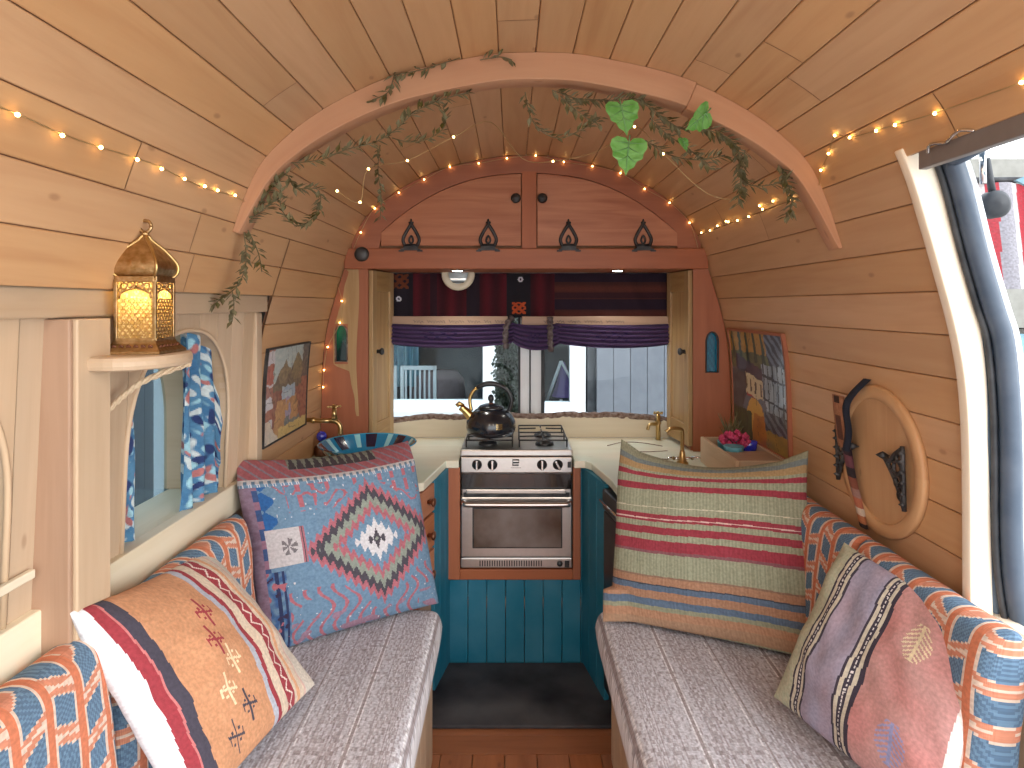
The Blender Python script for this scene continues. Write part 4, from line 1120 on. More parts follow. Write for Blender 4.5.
def bracket(y, z, flip, label):
    mb = MB(); s = -1 if flip else 1
    L = [(0, -.10), (0, .10)]
    # straight backplate with pierced scrolls forming a triangle
    mb.tube([lp(y, z + q, .020) for q in (-.075, -.04, 0, .04, .075)], .006, 6)
    for q in (-.06, -.035, -.01, .015, .04, .06): mb.lathe([(0, -.006), (.009, 0), (0, .006)], o=lp(y, z + q, .024), n=8)
    A = [(0, .07), (.03, .05), (.05, .03), (.075, .035)]; B = [(0, -.07), (.018, -.03), (.04, .0), (.075, .035)]
    for P in (A, B): mb.tube(bez([lp(y + s * p[0], z + p[1], .020) for p in P], 4), .006, 6)
    for cy, cz, rr_ in ((.02, .02, .016), (.018, -.012, .014), (.045, .022, .012), (.012, .045, .010), (.010, -.042, .010)):
        mb.tube([lp(y + s * (cy + rr_ * math.cos(a * .7)), z + cz + rr_ * math.sin(a * .7) + .0001, .021) for a in range(9)], .0045, 5, closed=True)
    mb.lathe([(0, -.010), (.016, 0), (0, .010)], o=lp(y + s * .082, z + .036, .020), n=10)
    mb.build('x', M['iron'])
    o = bpy.data.objects['x']; o.name = 'iron_bracket'; o.data.name = 'iron_bracket'
    tag(o, label, 'bracket', 'iron brackets on the round plaque'); return o
bracket(PY - .130, -.012, False, 'black filigree iron bracket on the right half of the round plaque')
bracket(PY + .175, -.02, True, 'black filigree iron bracket on the left rim of the round plaque')
# hanging ornament: blue strap, patchwork panel, long narrow tail
t = thing('hanging_ornament', (.93, PY + .08, -.3), 'blue strap with a narrow patchwork ornament hung over the round plaque', 'ornament')
def ribbon(name, pts, wid, mat, cf=None, n=40):
    P = bez([V(p) for p in pts], 10)
    def fn(u, v):
        k = u * (len(P) - 1); i = min(int(k), len(P) - 2); p = P[i].lerp(P[i + 1], k - i); w = wid(u) if callable(wid) else wid
        return p + V((-.004 * math.sin(v * PI), (v - .5) * w, 0))
    mb = MB(); mb.grid(fn, n, 8, cf, usz=.3, vsz=.05)
    mb.grid(lambda u, v: fn(u, v) + V((.004, 0, 0)), n, 8, cf, flip=True)
    mb.build(name, mat, t)
xw = wallx(-.3, 1) - .045
ribbon('strap', [(xw + .03, PY + .035, -.19), (xw, PY + .05, -.23), (xw - .005, PY + .075, -.27), (xw - .004, PY + .065, -.33), (xw, PY + .085, -.385)], .030, M['cloth'], lambda u, v: mixc(srgb(34, 44, 66), srgb(24, 30, 44), h2(u * 9, v * 3)))
def patch(u, v):
    c = mixc(srgb(196, 140, 104), srgb(150, 96, 66), h2(u * 9, v * 4))
    if abs(u - .12) < .09 and abs(v - .5) < .3: c = srgb(70, 46, 38)
    if abs(u - .62) < .2 and abs(v - .5) < .26: c = srgb(104, 66, 52)
    return c
ribbon('patchwork_panel', [(xw + .004, PY + .135, -.245), (xw + .008, PY + .132, -.31), (xw + .014, PY + .122, -.385)], .058, M['cloth'], patch)
def tail(u, v):
    k = int(u * 9); return [srgb(60, 40, 50), srgb(120, 70, 80), srgb(50, 40, 46), srgb(150, 90, 70), srgb(180, 140, 130), srgb(200, 120, 90), srgb(230, 210, 190), srgb(190, 120, 80), srgb(60, 42, 40), srgb(60, 42, 40)][k]
ribbon('tail', [(xw + .018, PY + .115, -.385), (xw + .024, PY + .10, -.46), (xw + .030, PY + .075, -.53), (xw + .034, PY + .06, -.58)], lambda u: .042 - .006 * u, M['cloth'], tail)

# ================================================================ LANTERN ON ITS SHELF
mb = MB(); P = []
ysh = 1.255
for k in range(17):
    a = -PI / 2 + PI * k / 16; P.append((-.715 + math.cos(a) * .08, ysh + math.sin(a) * .120))
P = [(-.792, ysh - .120)] + P + [(-.792, ysh + .120)]
mb.prism(P, 2, -.118, -.092, r=.3, g=1)
t = tag(mb.build('wall_shelf', M['oak'], bevel=.009), 'small half-round wooden shelf carrying the brass lantern', 'shelf')
ln = thing('lantern', (-.70, 1.25, -.092), 'moroccan style antique brass lantern glowing on the small shelf', 'lantern')
LO = V((-.708, 1.255, -.0915)); LR = Matrix.Translation(LO) @ Matrix.Scale(.81, 4) @ Matrix.Rotation(math.radians(2), 4, 'Z') @ Matrix.Rotation(math.radians(0), 4, 'X')
A = .044
mb = MB()
def sq(h0, a0, h1, a1):
    b = mb.add([LR @ V((sx * a0, sy * a0, h0)) for sx, sy in ((-1, -1), (1, -1), (1, 1), (-1, 1))] + [LR @ V((sx * a1, sy * a1, h1)) for sx, sy in ((-1, -1), (1, -1), (1, 1), (-1, 1))])
    for k in range(4): mb.face([b + k, b + (k + 1) % 4, b + 4 + (k + 1) % 4, b + 4 + k], None, .5)
    return b
sq(0, A + .022, .006, A + .022); sq(.006, A + .022, .010, A + .018); sq(.010, A + .018, .024, A + .006); b = sq(.024, A + .006, .030, A + .004); mb.face([b + 4, b + 5, b + 6, b + 7], None)
b = mb.add([LR @ V((sx * (A + .022), sy * (A + .022), 0)) for sx, sy in ((-1, -1), (-1, 1), (1, 1), (1, -1))]); mb.face([b, b + 1, b + 2, b + 3])
mb.build('base', M['oldbrass'], ln)
mb = MB()
for k in range(4):
    R4 = LR @ Matrix.Rotation(k * PI / 2, 4, 'Z')
    for j in range(6):
        x = (j - 2.5) * .0165; mb.lathe([(.0062, 0), (.0045, .003), (.0030, .001), (0, .001)], n=10, m=R4 @ Matrix.Translation((x, -(A + .0125), .0165)) @ Matrix.Rotation(PI / 2 + .45 + PI * 0, 4, 'X'))
mb.build('base_studs', M['copper'], ln)
HB, HT = .030, .172
mb = MB()
for sx, sy in ((-1, -1), (1, -1), (1, 1), (-1, 1)): mb.box(sx * A - .004, sx * A + .004, sy * A - .004, sy * A + .004, HB, HT, g=2, m=LR)
for z0, z1 in ((HB - .001, HB + .006), (HT - .006, HT + .008)):
    for k in range(4): mb.box(-A, A, -A - .005, -A + .002, z0, z1, m=LR @ Matrix.Rotation(k * PI / 2, 4, 'Z'))
mb.build('body_frame', M['oldbrass'], ln, bevel=.001)
# amber textured glass behind a pierced upper arch
mg = bpy.data.materials.new('amber_glass'); mg.use_nodes = True; nt = mg.node_tree; nt.nodes.clear()
o_ = nd(nt, 'ShaderNodeOutputMaterial'); tr = nd(nt, 'ShaderNodeBsdfTranslucent'); tp = nd(nt, 'ShaderNodeBsdfTransparent'); gl = nd(nt, 'ShaderNodeBsdfDiffuse'); ms = nd(nt, 'ShaderNodeMixShader'); ms2 = nd(nt, 'ShaderNodeMixShader')
tcn = nd(nt, 'ShaderNodeTexCoord'); vo = nd(nt, 'ShaderNodeTexVoronoi'); vo.inputs['Scale'].default_value = 170; nt.links.new(tcn.outputs['Object'], vo.inputs['Vector'])
rp = ramp(nt, [(.15, srgb(250, 240, 200)), (.55, srgb(196, 172, 120))]); nt.links.new(vo.outputs['Distance'], rp.inputs[0]); nt.links.new(rp.outputs[0], tr.inputs[0]); nt.links.new(rp.outputs[0], gl.inputs[0])
tp.inputs[0].default_value = (1, .85, .5, 1); ms.inputs[0].default_value = .4; nt.links.new(gl.outputs[0], ms.inputs[2]); nt.links.new(tr.outputs[0], ms.inputs[1]); ms2.inputs[0].default_value = .12
nt.links.new(ms.outputs[0], ms2.inputs[1]); nt.links.new(tp.outputs[0], ms2.inputs[2]); nt.links.new(ms2.outputs[0], o_.inputs[0])
for k in range(4):
    R4 = LR @ Matrix.Rotation(k * PI / 2, 4, 'Z')
    mb = MB(); mb.box(-A + .004, A - .004, -A + .001, -A + .002, HB, HT, m=R4); gp = mb.build('glass_panel', mg, ln)
    mb = MB(); y = -A - .001
    def lt(pts, r): mb.tube([R4 @ V((p[0], y, p[1])) for p in pts], r, 5)
    for s in (-1, 1):
        lt([(s * .037, .128), (s * .034, .140), (s * .02, .147), (s * .008, .150), (0, .157)], .0022)
        for cx, cz, q in ((.012, .160, .006), (.026, .157, .007), (.033, .147, .005)): lt([(s * (cx + q * math.cos(a)), cz + q * math.sin(a)) for a in [i * PI / 4 for i in range(9)]], .0017)
    lt([(0, .150), (0, .168)], .002)
    for i in range(9 if k % 2 == 0 else 9):
        pass
    if k in (1, 3):    # honeycomb lattice on the side panels
        for i in range(11):
            for j in range(6):
                cx = (j - 2.5) * .0135 + (.0067 if i % 2 else 0); cz = .038 + i * .0085
                if abs(cx) < .036: lt([(cx + .0062 * math.cos(a), cz + .0048 * math.sin(a)) for a in [q * PI / 3 for q in range(7)]], .0011)
    else:
        for i in range(11):
            for j in range(6):
                cx = (j - 2.5) * .0135 + (.0067 if i % 2 else 0); cz = .038 + i * .0085
                if abs(cx) < .036: lt([(cx + .0062 * math.cos(a), cz + .0048 * math.sin(a)) for a in [q * PI / 3 for q in range(7)]], .0006)
    mb.build('filigree', M['oldbrass'], ln)
# onion roof
pr = [(A - .002, .178), (A + .006, .188), (A + .009, .201), (A + .006, .215), (A - .003, .230), (.030, .246), (.019, .258), (.010, .268), (.006, .276), (.0, .280)]
mb = MB()
pp = bez([(a, 0, z) for a, z in pr], 3)
b = len(mb.v)
for p in pp:
    for sx, sy in ((-1, -1), (0, -1.04), (1, -1), (1.04, 0), (1, 1), (0, 1.04), (-1, 1), (-1.04, 0)): mb.v.append(tuple(LR @ V((sx * max(p.x, 0), sy * max(p.x, 0), p.z))))
for i in range(len(pp) - 1):
    for k in range(8): mb.face([b + i * 8 + k, b + i * 8 + (k + 1) % 8, b + (i + 1) * 8 + (k + 1) % 8, b + (i + 1) * 8 + k], None, .5)
mb.build('roof', M['oldbrass'], ln)
mb = MB()
for sx, sy in ((-1, -1), (1, -1), (1, 1), (-1, 1)): mb.tube([LR @ V((sx * max(p.x, 0), sy * max(p.x, 0), p.z)) for p in pp], .0032, 6)
mb.build('roof_ribs', M['brass'], ln)
mb = MB(); mb.tube([LR @ V((.014 * math.cos(a), 0, .300 + .014 * math.sin(a))) for a in [k * PI / 12 + .1 for k in range(25)]], .0032, 8); mb.lathe([(.006, -.006), (.009, 0), (.006, .006)], m=LR @ Matrix.Translation((0, 0, .282)), n=12); mb.build('hanging_ring', M['oldbrass'], ln)
mb = MB(); mb.lathe([(0, -.014), (.010, -.010), (.013, 0), (.010, .010), (0, .014)], m=LR @ Matrix.Translation((0, 0, .12)), n=14); mb.build('bulb', M['lampglow'], ln)
mb = MB(); mb.lathe([(.006, 0), (.006, .08)], m=LR @ Matrix.Translation((0, 0, .028)), n=10); mb.build('bulb_holder', M['brass'], ln)
# macrame cord
mb = MB(); Pc = bez([(-.665, 1.345, -.120), (-.74, 1.315, -.152), (-.775, 1.275, -.190), (-.785, 1.235, -.227)], 10)
for ph in (0, 2.1, 4.2): mb.tube([p + V((.0, math.cos(i * .9 + ph) * .004, math.sin(i * .9 + ph) * .004)) for i, p in enumerate(Pc)], .0035, 6)
tag(mb.build('macrame_cord', M['rope']), 'twisted cream cord slung below the lantern shelf', 'cord')

# ================================================================ SIDE WINDOW CURTAINS
def flow(u, v):
    c = mixc(srgb(54, 104, 150), srgb(96, 150, 186), h2(u * 5, v * 8, 2))
    a = h2(u * 9, v * 16, 8); b_ = h2(u * 8, v * 14, 12)
    def sm(x): return max(0, min(1, x))
    c = mixc(c, srgb(206, 218, 220), sm((a - .58) * 18)); c = mixc(c, srgb(186, 118, 116), sm((b_ - .66) * 18)); c = mixc(c, srgb(40, 58, 108), sm((.36 - b_) * 16)); c = mixc(c, srgb(160, 206, 220), sm((.36 - a) * 14))
    return c
def curtain(y0, y1, z0, z1, x, amp, folds, label, zt=None):
    def fn(u, v):
        y = lerp(y0, y1, u); zz_ = lerp(z0, (zt(u) if zt else z1), v)
        pinch = 1 - .08 * math.sin(v * PI)
        yc = (y0 + y1) / 2; y = yc + (y - yc) * pinch
        return (x + amp * math.sin(u * folds * 2 * PI + v * 1.3) * (1.1 - .4 * v), y + .006 * math.sin(v * 9 + u * 12), zz_)
    mb = MB(); mb.grid(fn, 110, 130, flow, usz=abs(y1 - y0), vsz=abs(z1 - z0))
    return tag(mb.build('curtain', M['cloth']), label, 'curtain', 'blue floral curtains at the side windows')
def az(q, y): return (arch(q, max(q[0] - q[1] + .001, min(q[0] + q[1] - .001, y))) or q[4]) + .01
curtain(1.625, 1.842, -.517, -.1, -.832, .020, 3, 'blue floral curtain gathered at the right side of the arched side window', zt=lambda u: az(OPEN[1], lerp(1.625, 1.842, u)))
curtain(1.356, 1.44, -.517, -.2, -.84, .014, 1.5, 'narrow blue floral curtain edge at the left side of the arched side window', zt=lambda u: az(OPEN[1], lerp(1.356, 1.44, u)))
curtain(.92, 1.03, -.517, -.2, -.835, .016, 2.0, 'blue floral curtain in the near side window at the left edge', zt=lambda u: az(OPEN[0], lerp(.92, 1.03, u)))
mb = MB(); mb.box(-.806, -.795, .98, 1.085, -.455, -.440)
mb.build('window_catch', M['sill'], None, bevel=.002); tag(bpy.data.objects['window_catch'], 'small wooden batten fixed at the bottom corner of the near side window', 'batten')

# ================================================================ BENCHES
SZ = -.95
for side, xf, xb in ((-1, -.262, -.90), (1, .325, .93)):
    w = 'left' if side < 0 else 'right'
    t = thing('bench_base', ((xf + xb) / 2, 1.3, -1.45), 'boxed wooden bench base along the %s wall' % w, 'bench')
    xi = xf; 
    mb = MB()
    yy = -.5; k = 0
    while yy < 2.07: mb.box(xi - .009, xi + .009, yy + .001, min(yy + .10, 2.07) - .001, -1.448, -1.105, g=2); yy += .10
    mb.build('front_boards', M['oak'], t, bevel=.002)
    mb = MB(); mb.box(min(xi + side * .01, xb), max(xi + side * .01, xb), -.5, 2.07, -1.135, -1.113, g=1); mb.build('seat_board', M['oak'], t)
    mb = MB(); mb.box(min(xi + side * .01, xb), max(xi + side * .01, xb), 2.05, 2.07, -1.448, -1.131, g=2); mb.build('end_board', M['red'], t)
def cosp(n): return [.5 - .5 * math.cos(PI * i / n) for i in range(n + 1)]
def softbox(mb, c, T, nu, nv, pf, cf, backcf=None, pu=8, pv=8, pinch=0., wr=0, seed=0, back=1., edgecf=None, disp=None):
    """c: four corners BL BR TR TL of the mid sheet; padded T thick"""
    BL, BR, TR, TL = [V(p) for p in c]
    n0 = ((BR - BL).cross(TL - BL)).normalized()
    W = (BR - BL).length; H = (TL - BL).length
    us = [pf(i / nu) for i in range(nu + 1)]; vs = [pf(j / nv) for j in range(nv + 1)]
    def mid(u, v):
        a, b_ = 2 * u - 1, 2 * v - 1
        uu = .5 + .5 * a * (1 - pinch * (1 - b_ * b_)); vv = .5 + .5 * b_ * (1 - pinch * (1 - a * a))
        p = BL.lerp(BR, uu).lerp(TL.lerp(TR, uu), vv)
        if disp: p = p + disp(u, v)
        return p
    def th(u, v):
        a, b_ = abs(2 * u - 1), abs(2 * v - 1)
        return T / 2 * (max(0, 1 - a ** pu) ** .5) * (max(0, 1 - b_ ** pv) ** .5)
    def fr_(s, k):
        def f(u, v):
            w_ = wr * (noise.noise(V((u * 3.1, v * 3.3, seed + s))) + .5 * noise.noise(V((u * 8, v * 7, seed + 5 + s)))) * min(1, 4 * th(u, v) / T)
            return mid(u, v) + n0 * (s * (th(u, v) * k) + w_)
        return f
    mb.grid(fr_(1, 1), nu, nv, cf, us=us, vs=vs, usz=W, vsz=H)
    mb.grid(fr_(-1, back), nu, nv, backcf or cf, us=us, vs=vs, usz=W, vsz=H, flip=True)
def easing(k):
    def f(t): return lerp(t, .5 - .5 * math.cos(PI * t), k)
    return f
# seat cushions: woven stripes run along the bench
def seatcol(u, v):       # u across the bench (0 aisle), v along
    k = u * .66
    base = mixc(srgb(214, 212, 218), srgb(190, 188, 196), h2(u * 60, v * 110, 4))
    g = k % .135
    if g < .004 or .014 < g < .017: base = srgb(228, 226, 230)
    elif .006 < g < .012: base = srgb(164, 154, 156)
    elif .035 < g < .038 or .060 < g < .063 or .1 < g < .103: base = mixc(base, srgb(150, 138, 142), .6)
    elif .040 < g < .058: base = mixc(base, srgb(150, 136, 138), .55 * ((math.sin(v * 420) > 0) ^ (math.sin(k * 900) > 0)))
    elif .066 < g < .096: base = mixc(base, srgb(150, 138, 138), .40 * ((math.sin(v * 300 + math.sin(k * 500) * 2) > .2)))
    return mixc(base, srgb(140, 126, 128), .62 * max(0, min(1, (h2(u * 110, v * 200, 7) - .5) * 6)))
for side, xf, xb in ((-1, -.222, -.83), (1, .265, .94)):
    w = 'left' if side < 0 else 'right'
    mb = MB(); zc = (SZ - 1.105) / 2
    if side < 0: c = [(xb, -.35, zc), (xf, -.35, zc), (xf, 2.075, zc), (xb, 2.075, zc)]; cf = lambda u, v: seatcol(1 - u, v)
    else: c = [(xf, -.35, zc), (xb, -.35, zc), (xb, 2.075, zc), (xf, 2.075, zc)]; cf = seatcol
    def pfn(t): return lerp(t, .5 - .5 * math.cos(PI * t), .5)
    softbox(mb, c, .153, 190, 220, pfn, cf, pu=26, pv=60, wr=.004, seed=side)
    tag(mb.build('seat_cushion', M['seatfab']), 'long grey-brown woven seat cushion on the %s bench' % w, 'cushion', 'bench seat cushions')

# back cushions with woven lattice
def lattice(W, H):
    def cf(u, v):
        a = u * W / .066 + .5; b_ = v * H / .074
        i = math.floor(a); fa = a - i
        b2 = b_ + (.5 if i % 2 else 0); j = math.floor(b2); fb = b2 - j
        da, db = fa - .5, fb - .5
        sk = db + da * .35 * (1 if i % 2 else -1)
        cream = mixc(srgb(226, 204, 188), srgb(214, 190, 172), h2(u * 60, v * 60)); org = srgb(206, 122, 88); blu = srgb(104, 134, 160)
        if abs(da) < .30 and abs(sk) < .30:
            return mixc(blu, srgb(60, 82, 112), .5 * ((int((u * W - v * H) / .004) % 2)))
        # wandering orange bands between the blocks
        wv = .5 + .20 * math.sin(2 * PI * (b_ + (.25 if i % 2 else .25)))
        if abs(da) > .38: 
            return org
        if abs(abs(sk) - .40) < .07: return mixc(org, cream, .15)
        return cream
    return cf
def backrest(side, y0, y1, label, zt=-.572, T=.10):
    H = .36; xb0 = wallx(-.95, side) - side * .105; xt = wallx(-.6, side) - side * .060
    if side < 0: c = [(xb0, y0, -.945), (xb0, y1, -.945), (xt, y1, zt), (xt, y0, zt)]; c = [c[0], c[1], c[2], c[3]]
    else: c = [(xb0, y1, -.945), (xb0, y0, -.945), (xt, y0, zt), (xt, y1, zt)]
    # the sheet's normal must face the aisle
    mb = MB(); W = abs(y1 - y0)
    BL, BR, TL = V(c[0]), V(c[1]), V(c[3])
    if ((BR - BL).cross(TL - BL)).x * side > 0: c = [c[1], c[0], c[3], c[2]]
    softbox(mb, c, T, 150, 90, easing(.6), lattice(W, H), pu=16, pv=9, pinch=.012, wr=.005, seed=y0)
    return tag(mb.build('back_cushion', M['fab']), label, 'cushion', 'orange and blue lattice back cushions')
backrest(-1, .56, 1.162, 'orange and blue lattice back cushion at the front left corner')
backrest(-1, 1.175, 1.78, 'orange and blue lattice back cushion under the arched side window')
backrest(1, 1.60, 2.03, 'orange and blue lattice back cushion behind the striped pillow on the right')
backrest(1, 1.13, 1.592, 'orange and blue lattice back cushion behind the pink pillow on the right')
# ================================================================ THROW PILLOWS
def kilim(u, v):
    n = h2(u * 40, v * 40, 1)
    blue = mixc(srgb(118, 150, 176), srgb(100, 130, 158), n); pink = mixc(srgb(184, 112, 122), srgb(168, 96, 108), n)
    grey = srgb(74, 70, 80); sage = mixc(srgb(150, 160, 148), srgb(134, 142, 134), n); white = srgb(214, 212, 216)
    if v > .90:                                             # upper band: pink with a grey zigzag
        c = pink
        if v > .94 and .25 < u < .75: c = mixc(sage, grey, (abs((u * 22) % 1 - .5) * 2 > (v - .94) * 12) * 1.)
        elif abs((u * 14 + v * 20) % 1 - .5) < .12: c = srgb(150, 140, 156)
        return c
    if v > .875: return white if (u * 26) % 1 < .55 or v > .893 else blue
    if v > .862: return white if .1 < (u * 26) % 1 < .2 or .4 < (u * 26) % 1 < .55 else blue
    if u < .05: return mixc(srgb(150, 130, 150), srgb(120, 90, 110), n)
    # left border
    if u < .14:
        c = blue
        if v > .60 and abs((v * 9) % 1 - .5) > abs(u - .09) * 8: c = srgb(44, 98, 160)
        if u < .075: c = mixc(srgb(60, 84, 130), srgb(150, 110, 130), (math.sin(v * 60) > .3) * 1.)
        if v < .40:
            q_ = h2(u * 30, v * 26, 14); c = mixc(srgb(64, 100, 150), blue, max(0, min(1, (q_ - .4) * 5)))
            if abs(u - .095) < .008 or abs(u - .125) < .006: c = srgb(44, 56, 96)
            if q_ > .66: c = pink
            if q_ < .3: c = srgb(56, 46, 76)
        if .42 < v < .62 and u > .07: 
            c = srgb(196, 190, 192)
        return c
    if u < .26 and .42 < v < .62:
        c = srgb(196, 190, 192)
        if math.hypot((u - .17) , (v - .52)) < .045 and math.sin(math.atan2(v - .52, u - .17) * 6) > -.2: c = srgb(118, 112, 116)
        if u > .235: c = grey if int(u * 120) % 2 else srgb(170, 110, 120)
        return c
    # stepped medallion
    cx, cy = .64, .47
    q = .040
    def stepd(x, y, kx, ky):
        i = abs(math.floor((x - cx) / q + .5)); t = abs(y - cy)
        f = abs(((x - cx) / q + .5) % 1 - .5) * 2      # zigzag tooth
        return (i * q) * kx + t * ky + f * .012
    d = abs(u - cx) * .86 + abs(v - cy) * .98
    tooth = abs(((u - cx) / q + .5) % 1 - .5) * .085
    e = d + tooth
    if d < .40:
        if e < .045: c = grey if (abs(u - cx) + abs(v - cy)) > .012 else sage
        elif e < .09: c = mixc(white, grey, (e < .062) * 1.)
        elif e < .13: c = white
        elif e < .19: c = blue
        elif e < .235: c = pink
        elif e < .285: c = sage
        elif e < .335: c = grey
        elif e < .375: c = pink
        else: c = blue
        return c
    # pink fret strokes on the blue field
    c = blue
    a = (u * 13) % 1
    if v > .70 and u > .2 and abs(a - .5) < .15 and (v * 11) % 1 < .8 and h2(u * 7, v * 6, 9) > .42: c = pink
    if v > .66 and abs((v * 15 + .6 * math.sin(u * 36)) % 1 - .5) < .12 and h2(u * 4, v * 5, 2) > .5: c = pink
    if v < .28 and abs((u * 14 + .5 * math.sin(v * 30)) % 1 - .5) < .13 and h2(u * 6, v * 6, 4) > .40: c = pink
    if v < .12 and h2(u * 12, v * 20) > .6: c = mixc(pink, blue, .4)
    if h2(u * 60, v * 60, 3) > .82: c = white
    return c
def back_blue(u, v): return mixc(srgb(110, 120, 150), srgb(80, 70, 100), h2(u * 20, v * 20))
def pillow(name, corners, T, cf, bf, label, nu=190, nv=190, pinch=.05, wr=.008, seed=0, pu=2.4, pv=2.4, disp=None, back=1., mat='fab', group=None):
    mb = MB(); softbox(mb, corners, T, nu, nv, easing(.5), cf, bf, pu, pv, pinch, wr, seed, back, disp=disp)
    return tag(mb.build(name, M[mat]), label, 'pillow')
def d_kil(u, v):
    # top edge tips back, left edge curls
    p = V((0, 0, 0))
    if v > .88: p += V((-.03, .10, -.012)) * ((v - .88) / .12)
    p += V((0, .0, -.028 * math.sin(PI * u) * (v > .5) * (v - .5)))
    return p
pillow('throw_pillow', [(-.675, 1.755, -.950), (-.232, 2.06, -.945), (-.325, 2.12, -.452), (-.80, 1.86, -.455)], .17, kilim, back_blue,
       'large blue kilim pillow with a stepped diamond in grey and pink', pinch=.03, wr=.010, seed=2, disp=d_kil, nu=230, nv=230)
def stripes(u, v):
    v2 = v + .012 * math.sin(u * 5 + 1) + .002 * noise.noise(V((u * 12, v * 3, 0)))
    n = h2(u * 90, v * 30, 1)
    sage = mixc(srgb(166, 168, 142), srgb(148, 152, 126), n); red = mixc(srgb(166, 64, 78), srgb(150, 52, 66), n)
    orange = mixc(srgb(186, 142, 114), srgb(170, 126, 98), n); blue = mixc(srgb(104, 126, 150), srgb(88, 106, 130), n); tan = srgb(168, 134, 108)
    sage = mixc(sage, (0, 0, 0, 1), .12)
    T_ = [(.0, .05, tan), (.05, .085, orange), (.085, .105, sage), (.105, .14, blue), (.14, .185, orange), (.185, .215, blue), (.215, .222, srgb(70, 76, 90)), (.222, .262, orange), (.262, .272, srgb(150, 120, 100)),
          (.395, .412, srgb(140, 90, 96)), (.412, .470, red), (.505, .545, red), (.575, .588, red), (.588, .594, srgb(226, 200, 190)), (.594, .618, red), (.655, .66, srgb(214, 206, 180)),
          (.76, .80, red), (.845, .872, red), (.89, .93, srgb(176, 146, 104)), (.93, .96, srgb(120, 130, 130)), (.96, 1.0, srgb(150, 150, 126))]
    for a, b_, c in T_:
        if a <= v2 < b_: return mixc(c, (c[0] * .8, c[1] * .8, c[2] * .8, 1), .4 * (int(u * 150) % 2))
    return mixc(sage, srgb(190, 192, 166), .3 * (int(u * 110) % 2))
def d_str(u, v):
    p = V((0, 0, 0))
    p += V((0, 0, -.045)) * (math.sin(PI * u) ** 1.2) * max(0, (v - .72) / .28) ** 1.5
    p += V((.01, 0, .02)) * max(0, (v - .8) / .2) * (max(0, abs(2 * u - 1) - .75) / .25)
    if v < .12: p += V((0, -.04, 0)) * ((.12 - v) / .12)
    if u < .1 and v < .15: p += V((-.03, -.02, 0)) * ((.1 - u) * 10)
    return p
pillow('throw_pillow', [(.300, 1.99, -.94), (.830, 1.745, -.94), (.870, 1.93, -.452), (.345, 2.11, -.455)], .17, stripes, lambda u, v: srgb(176, 140, 112),
       'large striped pillow in sage green and red on the right bench', pinch=.02, wr=.012, seed=7, disp=d_str, nu=150, nv=320)
def orangep(u, v):
    # u runs from the aisle-bottom white hem (0) towards the window (1)
    n = h2(u * 40, v * 40, 6)
    cream = mixc(srgb(226, 206, 184), srgb(208, 190, 170), n); org = mixc(srgb(208, 154, 116), srgb(196, 140, 102), n); red = srgb(158, 56, 66); dk = srgb(70, 66, 80); lb = srgb(180, 184, 196)
    w = u + .010 * math.sin(v * 9)
    if w < .05: return srgb(232, 234, 240)
    if w < .095: return red
    if w < .105: return srgb(200, 120, 120)
    if w < .16: return dk
    if w < .57:
        c = org
        for (cu, cv, col) in ((.46, .74, red), (.40, .60, red), (.44, .47, srgb(240, 214, 176)), (.34, .36, srgb(240, 214, 176)), (.42, .23, dk), (.30, .15, dk)):
            du, dv = (u - cu), (v - cv)
            if (abs(du) < .005 and abs(dv) < .085) or (abs(dv + du * .4) < .007 and abs(du) < .05): c = col
            for s in (-1, 1):
                for q in (-1, 1):
                    if abs(du - s * .022) < .007 and abs(dv - q * .028) < .007: c = col
            if abs(abs(du) - .045) < .004 and abs(dv) < .02: c = col
        return c
    if w < .605: return lb
    if w < .635: return red
    if w < .70: return cream
    if w < .775:
        if abs((w - .7375) - .018 * (abs((v * 12) % 1 - .5) * 4 - 1)) < .006: return srgb(232, 216, 206)
        return red
    if w < .80: return cream
    if w < .83: return srgb(222, 168, 130)
    if w < .87: return cream
    if w < .885: return srgb(216, 180, 168)
    return mixc(cream, srgb(206, 206, 200), .5)
pillow('throw_pillow', [(-.635, 1.22, -.905), (-.515, 1.52, -.912), (-.735, 1.66, -.625), (-.765, 1.175, -.545)], .125, lambda u, v: orangep(v, 1 - u), lambda u, v: srgb(226, 230, 236),
       'orange embroidered pillow with red and cream stripes leaning at the left bench', pinch=.04, wr=.012, seed=12) if False else None
pillow('throw_pillow', [(-.750, 1.10, -.520), (-.575, 1.15, -.925), (-.470, 1.55, -.905), (-.738, 1.57, -.590)], .13, lambda u, v: orangep(v, 1 - u), lambda u, v: srgb(226, 230, 236),
       'orange embroidered pillow with red and cream stripes on the left bench', pinch=.04, wr=.012, seed=12)
